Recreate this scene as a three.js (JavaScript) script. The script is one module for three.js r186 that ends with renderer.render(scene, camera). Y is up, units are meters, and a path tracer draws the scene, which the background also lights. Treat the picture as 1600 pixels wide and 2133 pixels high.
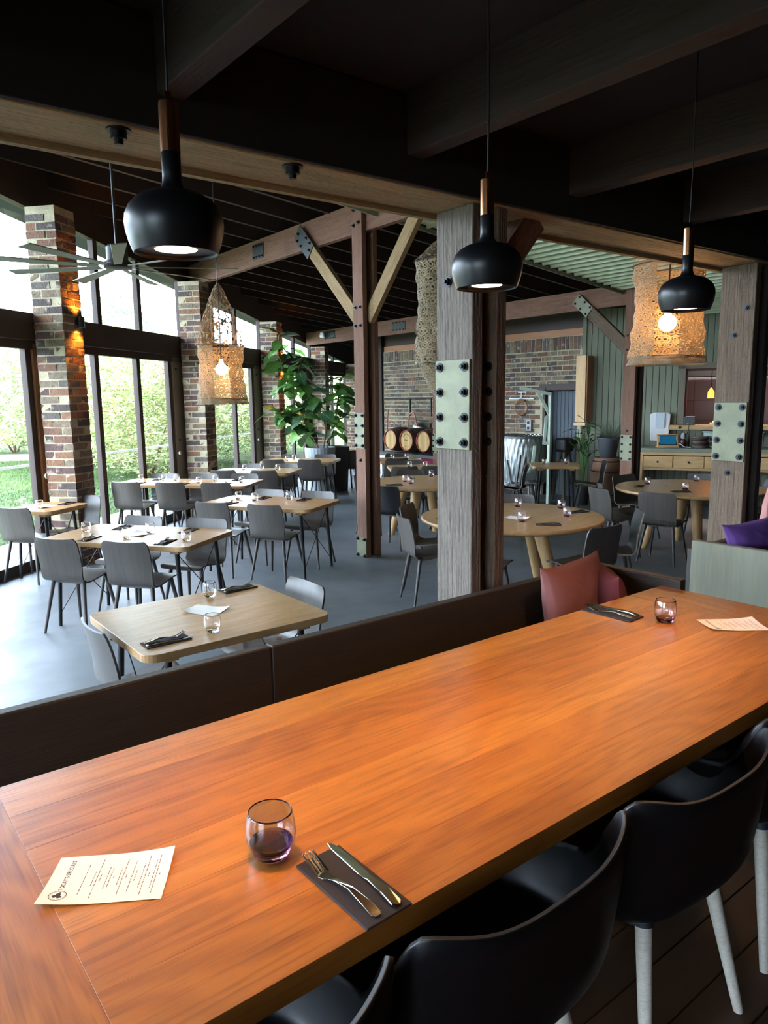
import * as THREE from 'three';
import { RoundedBoxGeometry } from 'three/addons/geometries/RoundedBoxGeometry.js';
import { mergeGeometries } from 'three/addons/utils/BufferGeometryUtils.js';
import { RectAreaLightUniformsLib } from 'three/addons/lights/RectAreaLightUniformsLib.js';

// World: x runs along the long near table, -z runs across the hall, y is up, metres. Hall floor y = 0.
RectAreaLightUniformsLib.init();
const scene = new THREE.Scene();
const renderer = new THREE.WebGLRenderer({ antialias: true });
renderer.toneMapping = THREE.LinearToneMapping;
renderer.toneMappingExposure = 2.5;
renderer.shadowMap.enabled = true;
const D2R = Math.PI / 180;
// ---- camera: 1.86 m over the hall floor, looking 38 degrees right of -z, 9.1 degrees down
const camera = new THREE.PerspectiveCamera(2 * Math.atan(1066.5 / 1520) / D2R, 1600 / 2133, 0.05, 300);
{
  const pitch = Math.atan(243 / 1520), roll = 0.8 * D2R, head = 38 * D2R;
  const f0 = new THREE.Vector3(Math.sin(head), 0, -Math.cos(head)), r0 = new THREE.Vector3(Math.cos(head), 0, Math.sin(head));
  const f = f0.clone().multiplyScalar(Math.cos(pitch)).add(new THREE.Vector3(0, -Math.sin(pitch), 0));
  const u = new THREE.Vector3().crossVectors(r0, f);
  camera.up.copy(u).multiplyScalar(Math.cos(roll)).addScaledVector(r0, Math.sin(roll));
  camera.position.set(0, 1.86, 0);
  camera.lookAt(camera.position.clone().add(f));
}
// ---- sky and sun: a bright hazy sky; the sun stands high behind the building and lights the garden
scene.background = new THREE.Color().setRGB(0.78, 0.91, 1.14);
scene.backgroundIntensity = 9;
const sun = new THREE.DirectionalLight(0xfff2dd, 9);
sun.position.set(20, 36, 12); sun.target.position.set(4, 0, -14);
sun.castShadow = true; sun.shadow.mapSize.set(2048, 2048); sun.shadow.radius = 1;
Object.assign(sun.shadow.camera, { left: -35, right: 35, top: 35, bottom: -35, near: 1, far: 120 });
scene.add(sun, sun.target);

// ---- helpers
let seed = 20240607;
const rnd = () => { seed = (seed * 1664525 + 1013904223) >>> 0; return seed / 4294967296; };
const rr = (a, b) => a + (b - a) * rnd();
const ry = (psi) => -(psi + 38) * D2R;              // heading measured clockwise from the view direction
const P = (u, h, v) => new THREE.Vector3(u, h, -v);
const used = {};
function numbered(n) { if (!(n in used)) { used[n] = 0; return n; } used[n]++; return n + '_' + String(used[n]).padStart(3, '0'); }
function tag(o, label, category, group) { o.userData.label = label; o.userData.category = category; if (group) o.userData.group = group; return o; }
function thing(name, label, category, [u, h, v] = [0, 0, 0], turn = 0, group) {
  const o = new THREE.Group(); o.name = numbered(name); o.position.set(u, h, -v); o.rotation.y = turn; scene.add(o);
  return tag(o, label, category, group);
}
function M(name, geo, mat, parent) {
  const m = new THREE.Mesh(Array.isArray(geo) ? mg(geo) : geo, mat); m.name = parent ? name : numbered(name);
  m.castShadow = m.receiveShadow = true; (parent || scene).add(m); return m;
}
function one(name, geo, mat, label, category, [u, h, v] = [0, 0, 0], turn = 0, group) {
  const m = M(name, geo, mat); m.position.set(u, h, -v); m.rotation.y = turn; return tag(m, label, category, group);
}
function struct(name, geo, mat, label) { const m = M(name, geo, mat); m.userData.kind = 'structure'; if (label) m.userData.label = label; return m; }
function structGroup(name, label) { const g = new THREE.Group(); g.name = numbered(name); g.userData.kind = 'structure'; if (label) g.userData.label = label; scene.add(g); return g; }
function dup(root, [u, h, v], turn, label, group) {
  const r = root.clone(); r.name = numbered(root.name.replace(/_\d{3}$/, '')); r.position.set(u, h, -v); r.rotation.y = turn; scene.add(r);
  r.userData = { ...root.userData }; if (label) r.userData.label = label; if (group) r.userData.group = group; return r;
}
function mg(list) { return mergeGeometries(list.map((g) => { const c = g.index ? g.toNonIndexed() : g; for (const k of Object.keys(c.attributes)) if (!['position', 'normal', 'uv'].includes(k)) c.deleteAttribute(k); return c; })); }
// box-projected uv in metres with u along the grain axis
function uvb(geo, grain = 'x', ou = 0, ov = 0) {
  const g = geo.index ? geo.toNonIndexed() : geo, p = g.attributes.position, n = g.attributes.normal, uv = new Float32Array(p.count * 2), gi = 'xyz'.indexOf(grain);
  for (let t = 0; t < p.count; t += 3) {
    const s = [0, 0, 0]; for (let k = 0; k < 3; k++) { s[0] += n.getX(t + k); s[1] += n.getY(t + k); s[2] += n.getZ(t + k); }
    let ax = 0; for (let k = 1; k < 3; k++) if (Math.abs(s[k]) > Math.abs(s[ax])) ax = k;
    let a = gi, b; if (ax === gi) { a = (gi + 1) % 3; b = (gi + 2) % 3; } else b = 3 - ax - gi;
    for (let k = 0; k < 3; k++) { const c = [p.getX(t + k), p.getY(t + k), p.getZ(t + k)]; uv[(t + k) * 2] = c[a] + ou; uv[(t + k) * 2 + 1] = c[b] + ov; }
  }
  g.setAttribute('uv', new THREE.BufferAttribute(uv, 2)); return g;
}
const grainOf = (w, h, d) => (w >= h && w >= d ? 'x' : h >= d ? 'y' : 'z');
// box centred at x, z with its bottom at y
function bx(w, h, d, x = 0, y = 0, z = 0, grain) { const g = new THREE.BoxGeometry(w, h, d); g.translate(x, y + h / 2, z); return uvb(g, grain || grainOf(w, h, d), rr(0, 3), rr(0, 3)); }
function rb(w, h, d, r, x = 0, y = 0, z = 0, grain, seg = 2) { const g = new RoundedBoxGeometry(w, h, d, seg, Math.min(r, w / 2.01, h / 2.01, d / 2.01)); g.translate(x, y + h / 2, z); return uvb(g, grain || grainOf(w, h, d), rr(0, 3), rr(0, 3)); }
// bar of section a (across) x b (up) between two points
function bar(p, q, a, b, r = 0) {
  const L = p.distanceTo(q), g = uvb(r ? new RoundedBoxGeometry(L, b, a, 2, r) : new THREE.BoxGeometry(L, b, a), 'x', rr(0, 3), rr(0, 3));
  const x = q.clone().sub(p).normalize(); let z = new THREE.Vector3().crossVectors(x, new THREE.Vector3(0, 1, 0)); if (z.lengthSq() < 1e-6) z.set(0, 0, 1); z.normalize();
  const y = new THREE.Vector3().crossVectors(z, x);
  g.applyMatrix4(new THREE.Matrix4().makeBasis(x, y, z).setPosition(p.clone().add(q).multiplyScalar(0.5))); return g;
}
function cyl(p, q, r0, r1, seg = 12) {
  const L = p.distanceTo(q), g = new THREE.CylinderGeometry(r1, r0, L, seg); g.applyQuaternion(new THREE.Quaternion().setFromUnitVectors(new THREE.Vector3(0, 1, 0), q.clone().sub(p).normalize()));
  g.translate((p.x + q.x) / 2, (p.y + q.y) / 2, (p.z + q.z) / 2); return g;
}
const V3 = (x, y, z) => new THREE.Vector3(x, y, z);
const lathe = (pts, seg = 32) => new THREE.LatheGeometry(pts.map(([r, y]) => new THREE.Vector2(r, y)), seg);
function tube(pts, r, n = 24, seg = 6) { return new THREE.TubeGeometry(new THREE.CatmullRomCurve3(pts), n, r, seg); }
function prism(shapePts, depth, bevel = 0) {
  const s = new THREE.Shape(shapePts.map(([x, y]) => new THREE.Vector2(x, y)));
  return new THREE.ExtrudeGeometry(s, { depth, bevelEnabled: bevel > 0, bevelSize: bevel, bevelThickness: bevel, bevelSegments: 2, curveSegments: 8 });
}
function roundRect(w, d, r, n = 6) {
  const out = []; for (const [sx, sy, a] of [[1, 1, 0], [-1, 1, 90], [-1, -1, 180], [1, -1, 270]]) for (let i = 0; i <= n; i++) { const t = (a + 90 * i / n) * D2R; out.push([sx * (w / 2 - r) + r * Math.cos(t), sy * (d / 2 - r) + r * Math.sin(t)]); }
  return out;
}
// flat slab with rounded corners, top at y
function slab(w, d, th, r, y, grain = 'x') { const g = prism(roundRect(w, d, r), th - 0.006, 0.003); g.rotateX(-Math.PI / 2); g.translate(0, y - th + 0.003, 0); return uvb(g, grain, rr(0, 3), rr(0, 3)); }
// ---- noise and textures
function noiseGrid(nx, ny, s) { let q = s >>> 0; const a = new Float32Array(nx * ny); for (let i = 0; i < a.length; i++) { q = (q * 1664525 + 1013904223) >>> 0; a[i] = q / 4294967296; } return { a, nx, ny }; }
const GR = noiseGrid(64, 64, 99);
function vn(x, y, px, py) { // tileable value noise with periods px, py
  const xi = Math.floor(x), yi = Math.floor(y), fx = x - xi, fy = y - yi, u = fx * fx * (3 - 2 * fx), v = fy * fy * (3 - 2 * fy);
  const g = (i, j) => GR.a[((((j % py) + py) % py) * 37 + (((i % px) + px) % px) * 11 + (((i % px) + px) % px) * (((j % py) + py) % py) * 7) & 4095];
  return (g(xi, yi) * (1 - u) + g(xi + 1, yi) * u) * (1 - v) + (g(xi, yi + 1) * (1 - u) + g(xi + 1, yi + 1) * u) * v;
}
function fbm(x, y, px, py, oct = 4) { let s = 0, a = 0.5, t = 0; for (let o = 0; o < oct; o++) { s += a * vn(x + o * 17, y + o * 31, px, py); t += a; x *= 2; y *= 2; px *= 2; py *= 2; a *= 0.5; } return s / t; }
function tex(w, h, fn, rep = [1, 1], srgb = true) {
  const d = new Uint8Array(w * h * 4);
  for (let j = 0; j < h; j++) for (let i = 0; i < w; i++) { const c = fn(i / w, j / h), k = (j * w + i) * 4; d[k] = Math.max(0, Math.min(255, c[0] * 255)); d[k + 1] = Math.max(0, Math.min(255, c[1] * 255)); d[k + 2] = Math.max(0, Math.min(255, c[2] * 255)); d[k + 3] = 255; }
  const t = new THREE.DataTexture(d, w, h); t.wrapS = t.wrapT = THREE.RepeatWrapping; t.magFilter = THREE.LinearFilter; t.minFilter = THREE.LinearFilter; t.repeat.set(...rep); if (srgb) t.colorSpace = THREE.SRGBColorSpace; t.needsUpdate = true; return t;
}
const mix = (a, b, t) => a.map((v, i) => v + (b[i] - v) * t);
const hex = (h) => [(h >> 16 & 255) / 255, (h >> 8 & 255) / 255, (h & 255) / 255];
// wood: u along the grain; the tile covers len x wid metres
function wood(c0, c1, c2, { len = 1.4, wid = 0.7, figure = 1, pores = 0.25, s = 0, w = 512, h = 512 } = {}) {
  const A = hex(c0), B = hex(c1), C = hex(c2);
  return tex(w, h, (u, v) => {
    const warp = fbm(u * 3 + s, v * 4 + s, 3, 4, 3), ring = 0.5 + 0.5 * Math.sin((v * 9 + warp * 3.2 * figure) * Math.PI * 2);
    const big = fbm(u * 2 + s * 2, v * 6, 2, 6, 3), fine = vn(u * 24, v * 220 + s, 24, 220), fine2 = vn(u * 10, v * 90 + 7, 10, 90);
    let c = mix(A, B, Math.min(1, Math.max(0, 0.15 + 0.35 * ring * figure + 0.9 * (big - 0.5)))); c = mix(c, C, Math.max(0, fine2 - 0.55) * 1.2 * pores + Math.max(0, fine - 0.6) * pores);
    return c;
  }, [1 / len, 1 / wid]);
}
const woodBump = tex(512, 512, (u, v) => { const k = 0.5 + 0.5 * (vn(u * 24, v * 220, 24, 220) - 0.5) + 0.35 * (vn(u * 8, v * 60, 8, 60) - 0.5); return [k, k, k]; }, [1 / 1.4, 1 / 0.7], false);
const roughSawn = tex(512, 512, (u, v) => { const k = 0.5 + 0.4 * (vn(u * 60, v * 60 + 30 * u, 60, 60) - 0.5) + 0.5 * (vn(u * 6, v * 70, 6, 70) - 0.5) + 0.3 * (fbm(u * 8, v * 8, 8, 8) - 0.5); return [k, k, k]; }, [1, 1 / 0.5], false);
const grit = tex(256, 256, (u, v) => { const k = fbm(u * 24, v * 24, 24, 24, 4); return [k, k, k]; }, [3, 3], false);
const std = (o) => new THREE.MeshStandardMaterial(o), phy = (o) => new THREE.MeshPhysicalMaterial(o);
const lin = (r, g, b) => new THREE.Color().setRGB(r, g, b);
const mat = {
  tableA: phy({ map: wood(0xb6752a, 0x975a20, 0x653612, { s: 1, figure: 1.1, pores: 0.6 }), roughness: 0.36, clearcoat: 0.8, clearcoatRoughness: 0.26, bumpMap: woodBump, bumpScale: 0.0006 }),
  tableB: phy({ map: wood(0xad6d26, 0x8f531c, 0x5d3010, { s: 5, figure: 1.4, pores: 0.6 }), roughness: 0.36, clearcoat: 0.8, clearcoatRoughness: 0.26, bumpMap: woodBump, bumpScale: 0.0006 }),
  tableC: phy({ map: wood(0xbd7e30, 0xa06324, 0x6f3f15, { s: 9, figure: 1.0, pores: 0.6 }), roughness: 0.36, clearcoat: 0.8, clearcoatRoughness: 0.26, bumpMap: woodBump, bumpScale: 0.0006 }),
  oak: std({ map: wood(0xbd9768, 0xa47d50, 0x765636, { s: 3, figure: 1.2, pores: 0.5 }), roughness: 0.31, bumpMap: woodBump, bumpScale: 0.0008 }),
  oakPale: std({ map: wood(0xd6b07a, 0xc0955c, 0x94693c, { s: 13, figure: 0.8 }), roughness: 0.5 }),
  chairPly: std({ map: wood(0x524c46, 0x403b36, 0x2b2724, { s: 6, figure: 0.8, wid: 0.5 }), roughness: 0.36 }),
  chairLeg: std({ map: wood(0x4a4541, 0x3b3734, 0x282523, { s: 8, figure: 0.4 }), roughness: 0.42 }),
  chairBlack: std({ color: 0x16161a, roughness: 0.45 }),
  plyEdge: std({ color: 0x8d8676, roughness: 0.5 }),
  post: std({ map: wood(0x6f5c4b, 0x5a4939, 0x3d3027, { s: 2, figure: 0.5, pores: 0.7 }), roughness: 0.85, bumpMap: roughSawn, bumpScale: 0.006 }),
  postGrey: std({ map: wood(0x746a60, 0x5d534a, 0x3e3730, { s: 12, figure: 0.5, pores: 0.8 }), roughness: 0.88, bumpMap: roughSawn, bumpScale: 0.007 }),
  redgum: std({ map: wood(0x7f5a46, 0x664635, 0x452e22, { s: 4, figure: 0.6, pores: 0.6 }), roughness: 0.8, bumpMap: roughSawn, bumpScale: 0.004 }),
  beamTan: std({ map: wood(0x9a8059, 0x7c6442, 0x59452c, { s: 7, figure: 0.6, pores: 0.6 }), roughness: 0.82, bumpMap: roughSawn, bumpScale: 0.005 }),
  darkTimber: std({ map: wood(0x332821, 0x271d18, 0x181210, { s: 10, figure: 0.5 }), roughness: 0.75, bumpMap: roughSawn, bumpScale: 0.003 }),
  ceil: std({ map: wood(0x181312, 0x120e0d, 0x0c0909, { s: 11, figure: 0.4 }), roughness: 0.85 }),
  rafterNear: std({ map: wood(0x32231a, 0x261811, 0x180f0a, { s: 14, figure: 0.4 }), roughness: 0.85, bumpMap: roughSawn, bumpScale: 0.0015 }),
  bench: std({ map: wood(0x332a22, 0x261f1a, 0x181410, { s: 15, figure: 0.6 }), roughness: 0.55, bumpMap: woodBump, bumpScale: 0.0008 }),
  greyPanel: std({ map: wood(0x7b7a67, 0x676655, 0x90805f, { s: 16, figure: 0.5, pores: 0.8 }), roughness: 0.7 }),
  floorBoard: std({ map: wood(0x573a26, 0x452c1a, 0x2b1a0f, { s: 17, figure: 0.5 }), roughness: 0.5 }),
  floorBoardB: std({ map: wood(0x4c321f, 0x3a2415, 0x24150c, { s: 18, figure: 0.5 }), roughness: 0.5 }),
  frame: std({ map: wood(0x3d2b22, 0x2f2019, 0x1f1510, { s: 19, figure: 0.4 }), roughness: 0.6 }),
  frameTan: std({ map: wood(0xa9744d, 0x946040, 0x74482d, { s: 20, figure: 0.4 }), roughness: 0.6 }),
  frameGrey: std({ map: wood(0x8b7f6c, 0x766a58, 0x5b5143, { s: 21, figure: 0.4 }), roughness: 0.7 }),
  ash: std({ map: wood(0xe3dccd, 0xcfc6b4, 0xa89d88, { s: 22, figure: 0.5, pores: 0.6, len: 0.8, wid: 0.3 }), roughness: 0.55 }),
  steel: std({ map: tex(256, 256, (u, v) => { const n = fbm(u * 6, v * 6, 6, 6, 4), m = fbm(u * 30, v * 30, 30, 30, 2); return mix([0.385, 0.39, 0.29], [0.50, 0.505, 0.385], n * 0.8 + m * 0.3); }, [2, 2]), roughness: 0.5, metalness: 0.12 }),
  bolt: std({ color: 0x2a2a2c, roughness: 0.4, metalness: 0.8 }),
  darkSteel: std({ color: 0x3a3c3a, roughness: 0.5, metalness: 0.5 }),
  black: std({ color: 0x141416, roughness: 0.5 }),
  blackSatin: std({ color: 0x101114, roughness: 0.36 }),
  shell: std({ color: 0x0d0e12, roughness: 0.42 }),
  copper: std({ color: 0xc98a5c, roughness: 0.22, metalness: 1 }),
  chrome: std({ color: 0xd5d6d8, roughness: 0.12, metalness: 1 }),
  inox: std({ color: 0xb9bcbb, roughness: 0.3, metalness: 1 }),
  cutlery: std({ color: 0xb8b4ae, roughness: 0.16, metalness: 1 }),
  napkin: std({ color: 0x2b2b31, roughness: 0.9, bumpMap: grit, bumpScale: 0.0005 }),
  napkinPlum: std({ color: 0x332a33, roughness: 0.9 }),
  paper: std({ color: 0xf1ece4, roughness: 0.8 }),
  glass: phy({ color: 0xffffff, roughness: 0.0, transmission: 1, thickness: 0.003, ior: 1.5 }),
  glassPink: phy({ color: 0xffffff, roughness: 0.0, transmission: 1, thickness: 0.003, ior: 1.5, attenuationColor: lin(0.80, 0.55, 0.66), attenuationDistance: 0.02 }),
  pane: phy({ color: 0xf4faf8, roughness: 0.0, transmission: 1, thickness: 0, ior: 1.45 }),
  green: std({ map: wood(0x868a73, 0x7d816b, 0x6e725e, { s: 23, figure: 0.2, pores: 0.15 }), roughness: 0.6 }),
  blueGrey: std({ color: 0x414a52, roughness: 0.6 }),
  corrugated: std({ color: 0xb9c4a8, roughness: 0.4, metalness: 0.2 }),
  roofLining: std({ color: 0x1c1f1f, roughness: 0.9 }),
  rafter: std({ map: wood(0x2e211a, 0x241913, 0x15100c, { s: 24, figure: 0.4 }), roughness: 0.8 }),
  fanBlade: std({ color: 0x6f7768, roughness: 0.45, metalness: 0.3 }),
  white: std({ color: 0xe8e8e6, roughness: 0.6 }),
  leather: std({ color: 0x17171a, roughness: 0.5 }),
};
// ================= the setting =================
const WW = { u: 2.54, v: 8.69, dirU: 0.7604, dirV: 0.6494 };          // window wall: far inner corner of the first brick pillar, running direction
const wwTurn = -49.5 * D2R;
const roofH = (u) => 4.68 - 0.108 * u;                                 // underside of the hall roof
const wpt = (s, x) => [WW.u + s * WW.dirU + x * WW.dirV, WW.v + s * WW.dirV - x * WW.dirU];   // along the wall, into the room -> u, v
function polySlab(pts, y0, y1, grain = 'x') { const g = prism(pts.map(([u, v]) => [u, v]), y1 - y0); g.rotateX(-Math.PI / 2); g.translate(0, y0, 0); return uvb(g, grain); }
// --- floor: sealed concrete, and the raised timber floor that carries the long table
{
  const cmap = tex(1024, 1024, (u, v) => {
    const a = fbm(u * 6, v * 6, 6, 6, 5), b = fbm(u * 40, v * 40, 40, 40, 3), st = fbm(u * 14 + 3, v * 14 + 8, 14, 14, 4);
    let c = mix([0.36, 0.38, 0.40], [0.48, 0.50, 0.52], a); c = mix(c, [0.33, 0.34, 0.35], Math.max(0, st - 0.55) * 1.6); return mix(c, [0.58, 0.58, 0.58], Math.max(0, b - 0.6) * 0.5);
  }, [1 / 5, 1 / 5]);
  const crough = tex(512, 512, (u, v) => { const k = 0.40 + 0.24 * fbm(u * 10, v * 10, 10, 10, 4); return [k, k, k]; }, [1 / 3, 1 / 3], false);
  const cb = tex(512, 512, (u, v) => { const k = fbm(u * 9, v * 9, 9, 9, 3); return [k, k, k]; }, [1 / 2.2, 1 / 2.2], false);
  const concrete = std({ map: cmap, roughness: 1, roughnessMap: crough, bumpMap: cb, bumpScale: 0.004 });
  struct('floor', polySlab([[-6.2, 2.0], [16.5, 2.0], [16.5, 20.5], [15.35, 20.5]], -0.18, 0), concrete, 'polished grey concrete floor of the dining hall');
  // saw cuts in the slab
  const pf = structGroup('floor', 'raised dark timber floor under the long table');
  M('joist_bed', bx(13, 0.2, 5.08, 1.5, 0.02, 0.46), mat.darkTimber, pf);
  for (let k = 0; k < 38; k++) { const w = 0.1325, z = 2.98 - k * 0.1345; if (z < -2.09) break; const m = M('plank', rb(13, 0.035, w, 0.004, 1.5, 0.225, z, 'x', 1), k % 3 ? mat.floorBoard : mat.floorBoardB, pf); m.position.y = ((k * 7) % 3) * 0.0006; }
}
// --- near room: dark board ceiling with rafters, closing walls
{
  struct('ceiling', bx(14, 0.12, 5.6, 1.5, 2.93, 0.35, 'z'), mat.ceil, 'dark stained ceiling over the long table');
  for (let k = -4; k <= 7; k++) { const m = M('ceiling_rafter', rb(0.085, 0.215, 5.2, 0.006, 0.93 * k, 2.72, 0.41, 'z', 1), mat.rafterNear); tag(m, 'dark brown rafter under the ceiling above the long table', 'rafter', 'rafters above the long table'); }
  struct('wall_back', bx(14, 3.2, 0.15, 1.5, 0, 3.1), mat.darkTimber);
  struct('wall_left', mg([bx(0.15, 0.9, 5.3, -5.1, 0, 0.5, 'z'), bx(0.15, 0.6, 5.3, -5.1, 2.6, 0.5, 'z'), bx(0.15, 1.7, 1.0, -5.1, 0.9, 2.65, 'z'), bx(0.15, 1.7, 1.1, -5.1, 0.9, -1.6, 'z')]), mat.darkTimber);
  const W = structGroup('window_10', 'window in the side wall of the near room'); M('frame', mg([bx(0.1, 0.06, 3.2, -5.1, 0.9, 0.55), bx(0.1, 0.06, 3.2, -5.1, 2.54, 0.55), bx(0.1, 1.6, 0.06, -5.1, 0.95, 0.55)]), mat.frame, W); M('pane', new THREE.PlaneGeometry(3.2, 1.7).rotateY(Math.PI / 2).translate(-5.1, 1.75, 0.55), mat.pane, W);
  struct('wall_right', bx(0.15, 3.2, 5.3, 8.1, 0, 0.5), mat.darkTimber);
  struct('wall_front', bx(6.2, 3.0, 0.15, 11.0, 0, -2.3), mat.darkTimber);
}
// --- header beam that carries the edge of the near ceiling
{
  const t = thing('header_beam', 'long sawn timber header beam crossing above the bolted posts', 'beam', [0, 0, 0]);
  M('beam', rb(15, 0.31, 0.26, 0.008, 1.0, 2.62, -2.31, 'x', 1), mat.beamTan, t);
  M('fascia_board', rb(15, 0.30, 0.022, 0.004, 1.0, 2.625, -2.17, 'x', 1), mat.ceil, t);
  M('ledger', bx(15, 0.06, 0.03, 1.0, 2.60, -2.455, 'x'), mat.beamTan, t);
  for (const u of [0.787, 1.364]) M('bolt', boltGeo(0.035).rotateX(Math.PI).translate(u, 2.62, -2.215), mat.bolt, t);
}
function boltGeo(r) { // washer, nut and stub pointing +y
  return mg([new THREE.CylinderGeometry(r, r, r * 0.16, 16).translate(0, r * 0.08, 0), new THREE.CylinderGeometry(r * 0.66, r * 0.66, r * 0.6, 6).translate(0, r * 0.46, 0), new THREE.CylinderGeometry(r * 0.36, r * 0.36, r * 0.5, 10).translate(0, r * 0.95, 0)]);
}
// --- hall roof: lining, rafters that fall along x, corrugated soffit strip, gable over the header
{
  const roof = [[-9.0, 2.3], [17, 2.3], [17, 21.5], [14.6, 21.5]];
  const sheet = (pts, h, th) => { const g = polySlab(pts, 0, th); const p = g.attributes.position; for (let i = 0; i < p.count; i++) p.setY(i, p.getY(i) + h(p.getX(i))); g.computeVertexNormals(); return g; };
  struct('ceiling', sheet(roof, roofH, 0.12), mat.roofLining, 'dark lining under the hall roof');
  // corrugated strip
  const prof = [], pos = []; for (let i = 0; i * 0.165 < 21; i++) { const u = -6.5 + i * 0.165; prof.push([u, 0], [u + 0.125, 0], [u + 0.134, -0.03], [u + 0.156, -0.03]); }
  for (let i = 0; i + 1 < prof.length; i++) { const [a, ya] = prof[i], [b, yb] = prof[i + 1], p = [a, 4.34 - 0.108 * a + ya], q = [b, 4.34 - 0.108 * b + yb]; pos.push(p[0], p[1], -2.44, p[0], p[1], -6.42, q[0], q[1], -2.44, q[0], q[1], -2.44, p[0], p[1], -6.42, q[0], q[1], -6.42); }
  const g = new THREE.BufferGeometry(); g.setAttribute('position', new THREE.Float32BufferAttribute(pos, 3)); g.computeVertexNormals(); g.setAttribute('uv', new THREE.Float32BufferAttribute(new Float32Array(pos.length / 3 * 2), 2));
  const cor = struct('ceiling', g, mat.corrugated, 'pale green grey corrugated metal ceiling strip'); cor.material.side = THREE.DoubleSide;
  struct('trim_1', bar(P(-6.5, 4.33 + 0.70 - 0.03, 6.44), P(14.5, 4.33 - 0.108 * 14.5 - 0.03, 6.44), 0.02, 0.05), mat.green);
  struct('wall_gable', (() => { const q = prism([[-7.5, 2.78], [14, 2.78], [14, roofH(14)], [-7.5, roofH(-7.5)]], 0.06); q.translate(0, 0, -2.44); return uvb(q, 'x'); })(), mat.darkTimber);
  for (let k = 0; k < 17; k++) {
    const v = 6.75 + k * 0.6, s = (v - 9.19) / 0.6494, u0 = Math.max(-5.5, 2.11 + 0.7604 * s - 0.55), u1 = 15.5;
    if (u1 - u0 < 1) continue;
    const m = M('roof_rafter', bar(P(u0, roofH(u0) - 0.1, v), P(u1, roofH(u1) - 0.1, v), 0.05, 0.2), mat.rafter);
    tag(m, 'dark stained rafter under the hall roof', 'rafter', 'rafters under the hall roof');
  }
  struct('wall_end', bx(0.15, 3.6, 8, 15.6, 0, -17), mat.darkTimber);
  struct('wall_end', bx(5.1, 3.4, 0.15, 13.1, 0, -13.6), mat.darkTimber);
}
// --- window wall: bays of timber doors under a clerestory, between brick pillars
function wmesh(g, name, geo, m, parent) { return M(name, geo, m, parent); }
const glassTop = (s) => 3.90 - 0.08 * s;
function bay(n, a, b, boardAt) {
  const G = structGroup('window_' + n, 'timber framed glass doors with clerestory panes above'); G.position.copy(P(WW.u, 0, WW.v)); G.rotation.y = wwTurn;
  const X = -0.47, L = b - a, mid = (a + b) / 2, bs = boardAt || b;
  M('sill', bx(0.12, 0.12, L, X, 0, -mid), mat.frame, G);
  M('transom', rb(0.2, 0.29, L, 0.006, X + 0.01, 2.50, -mid, 'z', 1), mat.frame, G);
  M('door_head', bx(0.08, 0.09, L, X + 0.02, 2.41, -mid), mat.frame, G);
  const topBeam = prism([[a, glassTop(a)], [b, glassTop(b)], [b, 4.44 - 0.082 * b], [a, 4.44 - 0.082 * a]], 0.1); topBeam.rotateY(Math.PI / 2); topBeam.translate(X - 0.05, 0, 0);
  M('fascia', uvb(topBeam, 'z'), mat.frame, G);
  const stops = [a, a + 0.86, a + 1.86, bs], cl = [a, a + 1.0, a + 2.0, b - 0.1];
  M('jamb', rb(0.1, 4.0 - 0.08 * b, 0.2, 0.004, X, 0, -b, 'y', 1), mat.frame, G);
  stops.forEach((s, i) => {
    const w = i === 0 ? 0.05 : 0.09, off = i === 0 ? w / 2 : i === 3 ? -w / 2 : 0;
    M('mullion', rb(0.075, 2.42, w, 0.006, X, 0.06, -(s + off), 'y', 1), mat.frame, G);
    M('clerestory_mullion', rb(0.075, glassTop(cl[i]) - 2.74, w, 0.006, X, 2.78, -(cl[i] + off), 'y', 1), mat.frame, G);
    if (i < 3) {
      const e = stops[i + 1], cs = cl[i], ce = cl[i + 1], q = new THREE.BufferGeometry();
      M('pane', new THREE.PlaneGeometry(e - s, 2.32).rotateY(Math.PI / 2).translate(X, 1.26, -(s + e) / 2), mat.pane, G);
      q.setAttribute('position', new THREE.Float32BufferAttribute([X, 2.78, -cs, X, 2.78, -ce, X, glassTop(ce), -ce, X, glassTop(cs), -cs], 3)); q.setIndex([0, 1, 2, 0, 2, 3]); q.computeVertexNormals(); q.setAttribute('uv', new THREE.Float32BufferAttribute([0, 0, 1, 0, 1, 1, 0, 1], 2));
      M('pane', q, mat.pane, G);
    }
  });
  if (boardAt) {
    const w = b - 0.08 - bs;
    M('timber_board', rb(0.06, 2.46, w, 0.006, X + 0.03, 0.02, -(bs + w / 2), 'y', 1), n === 1 ? mat.frameTan : mat.frameGrey, G);
    for (const h of [2.3, 1.22]) M('bolt', boltGeo(0.02).rotateZ(-Math.PI / 2).translate(X + 0.06, h, -(bs + 0.09)), mat.bolt, G);
    M('door_knob', lathe([[0, 0.03], [0.03, 0.026], [0.036, 0.012], [0.03, 0], [0.012, -0.002], [0.012, -0.02]], 20).rotateZ(-Math.PI / 2).translate(X + 0.085, 1.02, -(bs + 0.01)), std({ color: 0xd9d4c0, roughness: 0.25, metalness: 0.6 }), G);
  }
}
bay(1, -3.35, 0.05, -0.34); bay(2, 0.05, 3.45, 2.86); bay(3, 3.45, 6.85, 6.22); bay(4, 6.85, 10.25, 9.6); bay(5, 10.25, 13.65); bay(6, -6.75, -3.35); bay(7, 13.65, 17.05); bay(9, -10.15, -6.75);
{ // solid wall past the last glazed bay, out of the picture
  const m = struct('wall_side', bx(0.2, 5.2, 2.6, -0.5, 0, 11.5), mat.darkTimber); m.position.copy(P(WW.u, 0, WW.v)); m.rotation.y = wwTurn;
}
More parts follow.
